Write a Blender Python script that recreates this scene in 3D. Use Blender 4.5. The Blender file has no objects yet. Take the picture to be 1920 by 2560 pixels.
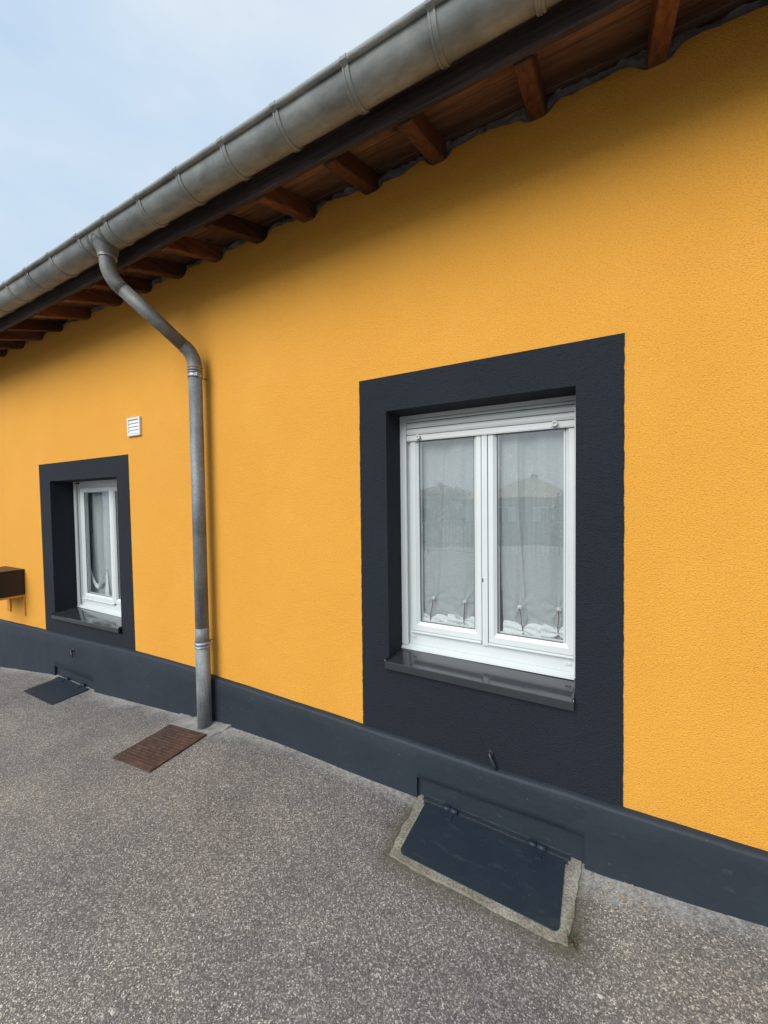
import bpy, math, random
from mathutils import Vector, noise, Matrix
random.seed(7)
R = math.radians
ZC = 1.5            # camera height above the pavement; shapes below are written in heights relative to the camera
scene = bpy.context.scene
col = scene.collection

# ------------------------------------------------------------------ camera
cam_d = bpy.data.cameras.new('camera'); cam = bpy.data.objects.new('camera', cam_d); col.objects.link(cam)
cr = Vector((0.87756098, 0.47928879, -0.01299943)); cu = Vector((-0.0035624, 0.03362945, 0.99942802)); cf = Vector((-0.47945181, 0.87701272, -0.03121932))
m = Matrix((cr, cu, -cf)).transposed().to_4x4(); m.translation = Vector((0, -1.8, ZC))
cam.matrix_world = m
cam_d.sensor_fit = 'VERTICAL'; cam_d.sensor_height = 36; cam_d.lens = 13.856
cam_d.clip_start = 0.02; cam_d.clip_end = 2000
scene.camera = cam

# ------------------------------------------------------------------ sky, sun, exposure
SUN_EL, SUN_AZ = 34, -11          # azimuth: 0 = straight at the facade, negative = from the left
w = bpy.data.worlds.new('World'); scene.world = w; w.use_nodes = True
nt = w.node_tree; nt.nodes.clear()
def wn(t, **k):
    n = nt.nodes.new(t)
    for a, b in k.items(): setattr(n, a, b)
    return n
out = wn('ShaderNodeOutputWorld'); bg = wn('ShaderNodeBackground'); sky = wn('ShaderNodeTexSky', sky_type='NISHITA')
sky.sun_disc = False; sky.sun_elevation = R(SUN_EL); sky.sun_rotation = R(180 - SUN_AZ); sky.air_density = 1.2; sky.dust_density = 3.0; sky.ozone_density = 1.5
tc = wn('ShaderNodeTexCoord'); mp = wn('ShaderNodeMapping'); mp.inputs['Scale'].default_value = (1.2, 1.2, 3.2)
nz = wn('ShaderNodeTexNoise'); nz.inputs['Scale'].default_value = 1.3; nz.inputs['Detail'].default_value = 7; nz.inputs['Roughness'].default_value = .52
cr_ = wn('ShaderNodeValToRGB'); cr_.color_ramp.elements[0].position = .35; cr_.color_ramp.elements[0].color = (4.5, 5.95, 7.5, 1)
cr_.color_ramp.elements[1].position = .68; cr_.color_ramp.elements[1].color = (6.5, 7.2, 7.85, 1)
mx = wn('ShaderNodeMix', data_type='RGBA'); mx.inputs['Factor'].default_value = .86
nt.links.new(tc.outputs['Generated'], mp.inputs['Vector']); nt.links.new(mp.outputs['Vector'], nz.inputs['Vector']); nt.links.new(nz.outputs['Fac'], cr_.inputs['Fac'])
nt.links.new(sky.outputs['Color'], mx.inputs['A']); nt.links.new(cr_.outputs['Color'], mx.inputs['B'])
# overcast sky: darker towards the horizon, brighter overhead
sx_ = wn('ShaderNodeSeparateXYZ'); nt.links.new(tc.outputs['Generated'], sx_.inputs['Vector'])
gr = wn('ShaderNodeValToRGB'); ge = gr.color_ramp.elements; ge[0].position = 0.0; ge[0].color = (.56, .56, .56, 1); ge[1].position = 1.0; ge[1].color = (1, 1, 1, 1)
for p_, c_ in ((.34, .68), (.80, .70), (.93, .9)): e_ = ge.new(p_); e_.color = (c_, c_, c_, 1)
nt.links.new(sx_.outputs['Z'], gr.inputs['Fac'])
mg = wn('ShaderNodeMix', data_type='RGBA', blend_type='MULTIPLY'); mg.inputs['Factor'].default_value = 1
nt.links.new(mx.outputs['Result'], mg.inputs['A']); nt.links.new(gr.outputs['Color'], mg.inputs['B'])
nt.links.new(mg.outputs['Result'], bg.inputs['Color']); bg.inputs['Strength'].default_value = .082
nt.links.new(bg.outputs['Background'], out.inputs['Surface'])
sl = bpy.data.lights.new('sun', 'SUN'); sl.energy = 1.5; sl.angle = R(41); sl.color = (1, .965, .92)
so = bpy.data.objects.new('sun', sl); col.objects.link(so)
sd = Vector((math.sin(R(SUN_AZ)) * math.cos(R(SUN_EL)), -math.cos(R(SUN_AZ)) * math.cos(R(SUN_EL)), math.sin(R(SUN_EL))))
so.rotation_euler = sd.to_track_quat('Z', 'Y').to_euler(); so.location = (0, -6, 9)
scene.view_settings.view_transform = 'Standard'; scene.view_settings.look = 'None'; scene.view_settings.gamma = 1
scene.view_settings.exposure = 1.18
scene.render.engine = 'CYCLES'
scene.cycles.max_bounces = 8; scene.cycles.transparent_max_bounces = 12

# ------------------------------------------------------------------ materials
class Mat:
    def __init__(s, name, rough=.6, metal=0, spec=.5):
        s.m = bpy.data.materials.new(name); s.m.use_nodes = True; s.t = s.m.node_tree; s.t.nodes.clear()
        s.o = s.n('ShaderNodeOutputMaterial'); s.p = s.n('ShaderNodeBsdfPrincipled')
        s.l(s.p, 'BSDF', s.o, 'Surface'); s.p.inputs['Roughness'].default_value = rough; s.p.inputs['Metallic'].default_value = metal
        s.p.inputs['Specular IOR Level'].default_value = spec
        s.geo = s.n('ShaderNodeNewGeometry')
    def n(s, t, **k):
        x = s.t.nodes.new(t)
        for a, b in k.items(): setattr(x, a, b)
        return x
    def l(s, a, ao, b, bi): s.t.links.new(a.outputs[ao], b.inputs[bi])
    def pos(s, sc=(1, 1, 1)):
        mp = s.n('ShaderNodeMapping'); mp.inputs['Scale'].default_value = sc; s.l(s.geo, 'Position', mp, 'Vector'); return mp
    def noise(s, scale, sc=(1, 1, 1), detail=4, rough=.55, dist=0):
        v = s.pos(sc); x = s.n('ShaderNodeTexNoise'); x.inputs['Scale'].default_value = scale; x.inputs['Detail'].default_value = detail
        x.inputs['Roughness'].default_value = rough; x.inputs['Distortion'].default_value = dist; s.l(v, 'Vector', x, 'Vector'); return x
    def voro(s, scale, sc=(1, 1, 1), feature='F1', rnd=1.0):
        v = s.pos(sc); x = s.n('ShaderNodeTexVoronoi', feature=feature); x.inputs['Scale'].default_value = scale
        if 'Randomness' in x.inputs: x.inputs['Randomness'].default_value = rnd
        s.l(v, 'Vector', x, 'Vector'); return x
    def ramp(s, src, so_, stops):
        r = s.n('ShaderNodeValToRGB'); e = r.color_ramp.elements
        while len(e) < len(stops): e.new(.5)
        for q, (p, c) in zip(e, stops):
            q.position = p; q.color = (c, c, c, 1) if isinstance(c, (int, float)) else tuple(c) + (1,)
        s.l(src, so_, r, 'Fac'); return r
    def mix(s, fac, a, b, blend='MIX'):
        x = s.n('ShaderNodeMix', data_type='RGBA', blend_type=blend)
        for v, i in ((fac, 'Factor'), (a, 'A'), (b, 'B')):
            if isinstance(v, tuple) and hasattr(v[0], 'outputs'): s.l(v[0], v[1], x, i)
            elif i == 'Factor': x.inputs[i].default_value = v
            else: x.inputs[i].default_value = tuple(v) + (1,)
        return (x, 'Result')
    def math(s, op, a, b=0, c=None):
        x = s.n('ShaderNodeMath', operation=op)
        for i, v in enumerate((a, b) if c is None else (a, b, c)):
            if isinstance(v, tuple): s.l(v[0], v[1], x, i)
            else: x.inputs[i].default_value = v
        return (x, 'Value')
    def base(s, v):
        if hasattr(v[0], 'outputs'): s.l(v[0], v[1], s.p, 'Base Color')
        else: s.p.inputs['Base Color'].default_value = tuple(v) + (1,)
    def rough(s, v): s.l(v[0], v[1], s.p, 'Roughness')
    def bump(s, h, strength, dist):
        b = s.n('ShaderNodeBump'); b.inputs['Strength'].default_value = strength; b.inputs['Distance'].default_value = dist
        s.l(h[0], h[1], b, 'Height')
        if getattr(s, 'b', None): s.l(s.b, 'Normal', b, 'Normal')
        s.b = b; s.l(b, 'Normal', s.p, 'Normal')

def render_coat(name, c, c2, bump=.9, grain=1.0):
    a = Mat(name, .85, spec=.3)
    big = a.noise(1.1, detail=5); streak = a.noise(2.3, (1, 1, .8), detail=5)
    f = a.math('MULTIPLY', (big, 'Fac'), (streak, 'Fac')); r = a.ramp(f[0], f[1], [(.12, 0), (.42, 1)])
    cc = a.mix((r, 'Color'), c, c2)
    g1 = a.noise(175 * grain, (.8, .8, 1.25), detail=3, rough=.6); g2 = a.noise(60 * grain, detail=3); g3 = a.voro(210 * grain)
    pits = a.ramp(g1, 'Fac', [(.34, .62), (.5, 1)])
    cc = a.mix(.55, cc, (pits, 'Color'), 'MULTIPLY'); a.base(cc)
    h = a.math('ADD', (g1, 'Fac'), a.math('MULTIPLY', (g3, 'Distance'), .6))
    a.bump(h, bump, .0032); a.bump((g2, 'Fac'), .35, .004)
    und = a.noise(6, detail=3); a.bump((und, 'Fac'), .25, .012)
    return a.m
M = {}
M['orange'] = render_coat('orange_roughcast', (.68, .315, .040), (.72, .348, .050))
M['slate'] = render_coat('slate_roughcast', (.0112, .0150, .0222), (.0138, .0185, .027), bump=1.25, grain=.8)
a = Mat('slate_plinth_paint', .62, spec=.35)
n1 = a.noise(3, detail=6); r1 = a.ramp(n1, 'Fac', [(.3, (.0150, .0222, .0315)), (.7, (.0200, .0290, .0395))])
sp = a.noise(90, detail=2); sr = a.ramp(sp, 'Fac', [(.775, 0), (.80, .8)])
sc_ = a.noise(14, (1, 1, 2.5), detail=8, rough=.7); scr = a.ramp(sc_, 'Fac', [(.60, 0), (.80, .3)])
c0 = a.mix((scr, 'Color'), (r1, 'Color'), (.12, .14, .15)); a.base(a.mix((sr, 'Color'), c0, (.22, .23, .23)))
g = a.noise(40, detail=6, rough=.65); a.bump((g, 'Fac'), .35, .003); g = a.noise(7, detail=3); a.bump((g, 'Fac'), .5, .015)
M['plinth'] = a.m

# pavement: exposed aggregate asphalt
a = Mat('aggregate_asphalt', .82, spec=.35)
v1 = a.voro(220); v2 = a.voro(220, feature='DISTANCE_TO_EDGE'); v3 = a.voro(75); vb = a.voro(24)
sep = a.n('ShaderNodeSeparateColor'); a.l(v1, 'Color', sep, 'Color')
sep3 = a.n('ShaderNodeSeparateColor'); a.l(v3, 'Color', sep3, 'Color')
st = a.ramp(sep, 'Red', [(0, (.150, .147, .144)), (.42, (.245, .238, .230)), (.68, (.335, .326, .312)), (.88, (.46, .445, .42)), (1, (.70, .68, .62))])
edge = a.ramp(v2, 'Distance', [(.02, .42), (.16, 1)])
c = a.mix(1.0, (st, 'Color'), (edge, 'Color'), 'MULTIPLY')
bigst = a.math('MULTIPLY', (a.ramp(sep3, 'Green', [(.93, 0), (.95, 1)]), 'Color'), (a.ramp(v3, 'Distance', [(.22, 1), (.3, 0)]), 'Color'))
c = a.mix(bigst, c, (.52, .49, .42))
blotch = a.noise(1.7, detail=8, rough=.66, dist=.4); br = a.ramp(blotch, 'Fac', [(.3, (.78, .77, .78)), (.48, (.95, .94, .94)), (.58, (1.04, 1.03, 1.01)), (.72, (1.2, 1.18, 1.13))])
c = a.mix(1.0, c, (br, 'Color'), 'MULTIPLY')
patch = a.noise(7.5, detail=7, rough=.7); pr = a.ramp(patch, 'Fac', [(.66, 0), (.8, .55)]); c = a.mix((pr, 'Color'), c, (.45, .42, .36))
wear = a.noise(.9, (1, 2.2, 1), detail=6, rough=.6); wr = a.ramp(wear, 'Fac', [(.36, (.86, .86, .88)), (.6, (1.08, 1.05, 1.0))]); c = a.mix(1.0, c, (wr, 'Color'), 'MULTIPLY')
dk = a.noise(13, detail=7, rough=.7); dr_ = a.ramp(dk, 'Fac', [(.27, .45), (.36, 0)]); c = a.mix((dr_, 'Color'), c, (.07, .065, .06))
# mossy dirt caught round the raised hatch curb
sv = a.n('ShaderNodeSeparateXYZ'); a.l(a.geo, 'Position', sv, 'Vector')
wn_ = a.noise(16, detail=5, rough=.65)
ddx = a.math('MAXIMUM', a.math('SUBTRACT', a.math('ABSOLUTE', a.math('ADD', (sv, 'X'), .43)), .36), 0.0); ddy = a.math('MAXIMUM', a.math('SUBTRACT', a.math('ABSOLUTE', a.math('ADD', (sv, 'Y'), .2)), .172), 0.0)
dst = a.math('ADD', a.math('SQRT', a.math('ADD', a.math('MULTIPLY', ddx, ddx), a.math('MULTIPLY', ddy, ddy))), a.math('MULTIPLY', a.math('SUBTRACT', (wn_, 'Fac'), .5), .07))
dm = a.ramp(dst[0], dst[1], [(0, .75), (.045, .3), (.085, 0)]); c = a.mix((dm, 'Color'), c, (.105, .092, .06))
# white lime spots
ls = a.voro(5.3); lsep = a.n('ShaderNodeSeparateColor'); a.l(ls, 'Color', lsep, 'Color'); wob = a.noise(70, detail=3)
dd = a.math('ADD', (ls, 'Distance'), a.math('MULTIPLY', (wob, 'Fac'), .17))
lm = a.math('MULTIPLY', (a.ramp(dd[0], dd[1], [(.105, 1), (.155, 0)]), 'Color'), (a.ramp(lsep, 'Red', [(.62, 0), (.66, 1)]), 'Color'))
c = a.mix(a.math('MULTIPLY', lm, .6), c, (.55, .55, .52))
# cement residue beside the wall
sx = a.n('ShaderNodeSeparateXYZ'); a.l(a.geo, 'Position', sx, 'Vector')
cn = a.noise(5, detail=7, rough=.65); cn2 = a.noise(1.1, detail=2)
wy = a.math('ADD', (sx, 'Y'), a.math('MULTIPLY', a.math('SUBTRACT', (cn, 'Fac'), .5), .22))
wy = a.math('ADD', wy, a.math('MULTIPLY', a.math('SUBTRACT', (cn2, 'Fac'), .5), .25))
cm = a.ramp(wy[0], wy[1], [(0, 0), (1, 1)])
mr = a.n('ShaderNodeMapRange'); mr.inputs['From Min'].default_value = -.13; mr.inputs['From Max'].default_value = -.04; a.l(wy[0], wy[1], mr, 'Value')
fine = a.noise(45, detail=6, rough=.7); fr = a.ramp(fine, 'Fac', [(.38, .15), (.6, .85)])
c = a.mix(a.math('MULTIPLY', (mr, 'Result'), (fr, 'Color')), c, (.47, .46, .43))
a.base(c)
hh = a.math('MULTIPLY', (edge, 'Color'), a.math('ADD', (sep, 'Blue'), .35))
a.bump(hh, .8, .0035); g = a.noise(9, detail=4); a.bump((g, 'Fac'), .3, .012)
M['asphalt'] = a.m

def plain_(name, c):
    a = Mat(name, .9, 0, .25); n = a.noise(14, detail=8, rough=.7); r = a.ramp(n, 'Fac', [(.32, tuple(x * .68 for x in c)), (.68, tuple(x * 1.35 for x in c))]); a.base((r, 'Color')); g = a.noise(60, detail=4); a.bump((g, 'Fac'), .7, .004); return a.m
a = Mat('raw_cement', .9, spec=.25)
n1 = a.noise(9, detail=8, rough=.7); r1 = a.ramp(n1, 'Fac', [(.3, (.19, .18, .15)), (.55, (.32, .305, .265)), (.75, (.46, .445, .40))])
n2 = a.noise(130, detail=2); r2 = a.ramp(n2, 'Fac', [(.35, .6), (.6, 1.1)])
n3 = a.noise(4, detail=3); r3 = a.ramp(n3, 'Fac', [(.35, (.62, .6, .5)), (.6, (1, 1, 1))])
a.base(a.mix(1.0, a.mix(1.0, (r1, 'Color'), (r2, 'Color'), 'MULTIPLY'), (r3, 'Color'), 'MULTIPLY')); a.bump((n2, 'Fac'), .7, .003); a.bump((n1, 'Fac'), .5, .008)
M['cement'] = a.m
M['cement2'] = plain_('smoothed_cement', (.25, .243, .228))
a = Mat('grey_mortar', .95, spec=.2)
n1 = a.noise(22, detail=8, rough=.75); r1 = a.ramp(n1, 'Fac', [(.3, (.18, .175, .17)), (.6, (.42, .41, .39)), (.75, (.6, .6, .57))])
a.base((r1, 'Color')); a.bump((n1, 'Fac'), 1, .02)
M['mortar'] = a.m

def wood(name, c1, c2, axis):
    a = Mat(name, .72, spec=.3)
    sc = {'x': (.9, 14, 14), 'y': (14, .9, 14)}[axis]
    n1 = a.noise(4.5, sc, detail=8, rough=.65, dist=.6); n2 = a.noise(1.7, detail=4)
    r1 = a.ramp(n1, 'Fac', [(.32, c1), (.52, c2), (.72, tuple(min(1, x * 1.5) for x in c2))])
    r2 = a.ramp(n2, 'Fac', [(.35, .7), (.65, 1.15)])
    kn = a.voro(3.1, (1, 1, 1)); kr = a.ramp(kn, 'Distance', [(.05, .45), (.12, 1)])
    oi = a.n('ShaderNodeObjectInfo'); ro = a.ramp(oi, 'Random', [(0, (.55, .5, .5)), (.5, (.95, .95, .95)), (1, (1.5, 1.4, 1.25))]) if axis == 'y' else a.ramp(a.noise(3.6, (.05, 3, 3), detail=1), 'Fac', [(.3, .55), (.7, 1.5)])
    a.base(a.mix(1.0, a.mix(1.0, a.mix(1.0, (r1, 'Color'), (r2, 'Color'), 'MULTIPLY'), (kr, 'Color'), 'MULTIPLY'), (ro, 'Color'), 'MULTIPLY')); a.bump((n1, 'Fac'), .8, .004)
    return a.m
M['rafter'] = wood('stained_rafter_wood', (.055, .024, .014), (.125, .052, .027), 'y')
M['board'] = wood('stained_board_wood', (.070, .040, .028), (.135, .078, .052), 'x')
M['fascia'] = wood('dark_fascia_wood', (.022, .016, .015), (.045, .033, .030), 'x')

def zinc(name, c1, c2, c3, metal=.55, rough=.48, streak=False, mottle=0.):
    a = Mat(name, rough, metal)
    n1 = a.noise(4.5, (1, 1, 1), detail=7, rough=.62, dist=.5); r1 = a.ramp(n1, 'Fac', [(.3, c1), (.52, c2), (.72, c3)])
    n2 = a.noise(26, (1, 1, .12) if streak else (.35, 1, 1), detail=6, rough=.65); r2 = a.ramp(n2, 'Fac', [(.3, .78), (.62, 1.15)])
    c = a.mix(1.0, (r1, 'Color'), (r2, 'Color'), 'MULTIPLY')
    if mottle:
        n4 = a.voro(160); s4 = a.n('ShaderNodeSeparateColor'); a.l(n4, 'Color', s4, 'Color'); r4 = a.ramp(s4, 'Red', [(0, 1 - mottle), (1, 1 + mottle)]); c = a.mix(1.0, c, (r4, 'Color'), 'MULTIPLY')
    if streak:
        sx = a.n('ShaderNodeSeparateXYZ'); a.l(a.geo, 'Position', sx, 'Vector')
        mr = a.n('ShaderNodeMapRange'); mr.inputs['From Min'].default_value = .75; mr.inputs['From Max'].default_value = .0; a.l(sx, 'Z', mr, 'Value')
        n5 = a.noise(17, (1, 1, .16), detail=7, rough=.7); r5 = a.ramp(n5, 'Fac', [(.5, 0), (.66, .8)])
        c = a.mix(a.math('MULTIPLY', (mr, 'Result'), (r5, 'Color')), c, (.42, .45, .47))
    a.base(c); rr = a.ramp(n1, 'Fac', [(.3, rough - .1), (.7, rough + .14)]); a.rough((rr, 'Color')); a.bump((n1, 'Fac'), .12, .006); return a.m
M['zinc'] = zinc('weathered_zinc', (.165, .182, .178), (.235, .255, .248), (.315, .338, .325), .15, .66)
M['zinc_pipe'] = zinc('galvanised_pipe', (.12, .135, .145), (.175, .195, .21), (.24, .265, .28), .22, .56, True, .16)
M['zinc_dark'] = zinc('aged_zinc_elbow', (.09, .095, .092), (.14, .145, .14), (.20, .205, .195), .3, .58)
M['zinc_bright'] = zinc('bright_zinc_ring', (.25, .27, .28), (.36, .38, .40), (.5, .52, .54), .6, .38)

def plain(name, c, rough=.4, metal=0, spec=.5, var=.06, bump=0, bs=60):
    a = Mat(name, rough, metal, spec); n = a.noise(5, detail=6); r = a.ramp(n, 'Fac', [(.3, tuple(x * (1 - var) for x in c)), (.7, tuple(x * (1 + var) for x in c))]); a.base((r, 'Color'))
    if bump: g = a.noise(bs, detail=4); a.bump((g, 'Fac'), bump, .003)
    return a.m
M['pvc'] = plain('white_pvc', (.595, .64, .64), .28, var=.03)
M['alu'] = plain('white_lacquered_aluminium', (.64, .675, .67), .35, var=.03)
M['gasket'] = plain('dark_gasket', (.05, .055, .055), .6)
M['sill'] = plain('slate_lacquered_aluminium', (.026, .032, .037), .12, spec=.6, var=.05)
for n_ in M['sill'].node_tree.nodes:
    if n_.type == 'BSDF_PRINCIPLED': n_.inputs['Coat Weight'].default_value = .12; n_.inputs['Coat IOR'].default_value = 1.52; n_.inputs['Coat Roughness'].default_value = .03
M['black'] = plain('black_satin_metal', (.012, .012, .012), .42, var=.1, bump=.1)
M['bracket_orange'] = plain('orange_painted_steel', (.66, .29, .03), .5, bump=.3)
M['cord'] = plain('dark_red_cord', (.10, .018, .02), .7)
M['clear'] = plain('clear_plastic', (.55, .58, .60), .15)
M['whiteplastic'] = plain('white_plastic', (.66, .67, .66), .3)
M['inner'] = plain('dim_plaster', (.35, .33, .30), .9)
M['ironpaint'] = plain('slate_painted_iron', (.019, .024, .031), .42, bump=.6, bs=45)
a = Mat('slate_painted_lid', .5, spec=.4)
n1 = a.noise(6, detail=6); r1 = a.ramp(n1, 'Fac', [(.3, (.0140, .0225, .034)), (.7, (.0185, .0295, .043))])
sp = a.noise(110, detail=3, rough=.7); sr = a.ramp(sp, 'Fac', [(.67, 0), (.72, .7)]); sm = a.noise(11, detail=3); smr = a.ramp(sm, 'Fac', [(.5, 0), (.66, 1)])
du = a.noise(9, (1, 3, 1), detail=8, rough=.75); dur = a.ramp(du, 'Fac', [(.55, 0), (.78, .28)])
c = a.mix((dur, 'Color'), (r1, 'Color'), (.13, .14, .14)); a.base(a.mix(a.math('MULTIPLY', (sr, 'Color'), (smr, 'Color')), c, (.25, .26, .25))); a.bump((sp, 'Fac'), .3, .0015); a.bump((n1, 'Fac'), .3, .006)
M['lid'] = a.m
a = Mat('rusty_cast_iron', .85, .15)
n1 = a.noise(28, detail=8, rough=.7); r1 = a.ramp(n1, 'Fac', [(.3, (.04, .026, .022)), (.52, (.095, .056, .043)), (.74, (.17, .105, .08))])
n2 = a.noise(3, detail=3); r2 = a.ramp(n2, 'Fac', [(.3, (.75, .8, .85)), (.7, (1.15, 1, .9))]); a.base(a.mix(1.0, (r1, 'Color'), (r2, 'Color'), 'MULTIPLY')); a.bump((n1, 'Fac'), .8, .004)
M['rust'] = a.m

# glass: clear pane, a mirror-like share by angle, dried rain specks
a = Mat('window_glass', .02); t = a.t
tr = a.n('ShaderNodeBsdfTransparent'); tr.inputs['Color'].default_value = (.97, .985, .985, 1)
gl = a.n('ShaderNodeBsdfGlossy'); gl.inputs['Roughness'].default_value = .012; gl.inputs['Color'].default_value = (1, 1, 1, 1)
fn = a.n('ShaderNodeFresnel'); fn.inputs['IOR'].default_value = 1.5
fx = a.math('MAXIMUM', a.math('MULTIPLY', (fn, 'Fac'), 2.0), a.math('MINIMUM', a.math('MULTIPLY', (fn, 'Fac'), 5.2), .21))
fx = a.math('MULTIPLY', fx, a.math('SUBTRACT', 1.0, (a.geo, 'Backfacing')))     # one reflecting face per pane
wv = a.noise(3.5, detail=1); b = a.n('ShaderNodeBump'); b.inputs['Strength'].default_value = .05; b.inputs['Distance'].default_value = .01; a.l(wv, 'Fac', b, 'Height'); a.l(b, 'Normal', gl, 'Normal')
ms = a.n('ShaderNodeMixShader'); a.l(fx[0], fx[1], ms, 'Fac'); a.l(tr, 'BSDF', ms, 1); a.l(gl, 'BSDF', ms, 2)
vd = a.voro(85); vs = a.n('ShaderNodeSeparateColor'); a.l(vd, 'Color', vs, 'Color'); clus = a.noise(7, detail=3)
sp = a.math('MULTIPLY', (a.ramp(vd, 'Distance', [(.13, 1), (.2, 0)]), 'Color'), (a.ramp(vs, 'Red', [(.72, 0), (.78, 1)]), 'Color'))
sp = a.math('MULTIPLY', sp, (a.ramp(clus, 'Fac', [(.45, .1), (.6, .75)]), 'Color'))
df = a.n('ShaderNodeBsdfDiffuse'); df.inputs['Color'].default_value = (.85, .87, .87, 1)
m2 = a.n('ShaderNodeMixShader'); a.l(sp[0], sp[1], m2, 'Fac'); a.l(ms, 'Shader', m2, 1); a.l(df, 'BSDF', m2, 2); a.l(m2, 'Shader', a.o, 'Surface')
M['glass'] = a.m
# sheer cloth: weave of threads and gaps
def sheer(name, opacity, c):
    a = Mat(name, .9); wf = a.noise(150, (.15, 1, 1.2), detail=2); wb = a.n('ShaderNodeBump'); wb.inputs['Strength'].default_value = .5; wb.inputs['Distance'].default_value = .002; a.l(wf, 'Fac', wb, 'Height')
    d = a.n('ShaderNodeBsdfDiffuse'); a.l(wb, 'Normal', d, 'Normal'); d.inputs['Color'].default_value = c + (1,)
    tl = a.n('ShaderNodeBsdfTranslucent'); tl.inputs['Color'].default_value = c + (1,)
    tr = a.n('ShaderNodeBsdfTransparent'); m1 = a.n('ShaderNodeMixShader'); m1.inputs['Fac'].default_value = .22
    a.l(d, 'BSDF', m1, 1); a.l(tl, 'BSDF', m1, 2)
    n1 = a.noise(60, (1, 1, 7), detail=3); r = a.ramp(n1, 'Fac', [(.3, opacity - .1), (.7, min(1, opacity + .1))])
    m2 = a.n('ShaderNodeMixShader'); a.l(r, 'Color', m2, 'Fac'); a.l(tr, 'BSDF', m2, 1); a.l(m1, 'Shader', m2, 2); a.l(m2, 'Shader', a.o, 'Surface'); return a.m
M['sheer'] = sheer('sheer_curtain_cloth', .80, (.56, .61, .625))
M['sheer2'] = sheer('thin_curtain_cloth', .84, (.64, .69, .71))
M['hem'] = sheer('gathered_curtain_cloth', 1.0, (.88, .91, .92))
a = Mat('weed_leaf', .6); n = a.noise(60); r = a.ramp(n, 'Fac', [(.4, (.05, .075, .02)), (.6, (.10, .04, .03))]); a.base((r, 'Color')); M['weed'] = a.m
M['chip'] = plain('pale_stone_chip', (.46, .44, .40), .9)
M['paintdrip'] = plain('dried_orange_paint', (.72, .36, .08), .6)
a = Mat('clay_tiles', .85); v = a.pos((1, 1, 1)); wt = a.n('ShaderNodeTexWave'); wt.inputs['Scale'].default_value = 2.2; a.l(v, 'Vector', wt, 'Vector'); n = a.noise(3, detail=5); r = a.ramp(n, 'Fac', [(.3, (.20, .12, .09)), (.7, (.30, .20, .15))]); a.base((r, 'Color')); a.bump((wt, 'Fac'), .8, .04); M['tile'] = a.m
a = Mat('straw_clay_tiles', .85); v = a.pos((1, 1, 1)); wt = a.n('ShaderNodeTexWave'); wt.inputs['Scale'].default_value = 1.6; a.l(v, 'Vector', wt, 'Vector'); r = a.ramp(wt, 'Fac', [(.2, (.26, .20, .12)), (.7, (.55, .45, .28))]); a.base((r, 'Color')); M['strawtile'] = a.m
M['cream'] = plain('cream_house_wall', (.5, .47, .40), .9); M['greywall'] = plain('grey_house_wall', (.24, .25, .24), .9)
M['darkwin'] = plain('dark_house_pane', (.05, .06, .07), .1); M['shutterblue'] = plain('pale_blue_shutter', (.45, .52, .6), .6); M['railing'] = plain('dark_steel_railing', (.06, .07, .08), .5)
M['hedge'] = plain('hedge_leaf', (.05, .09, .03), .8)

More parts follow.
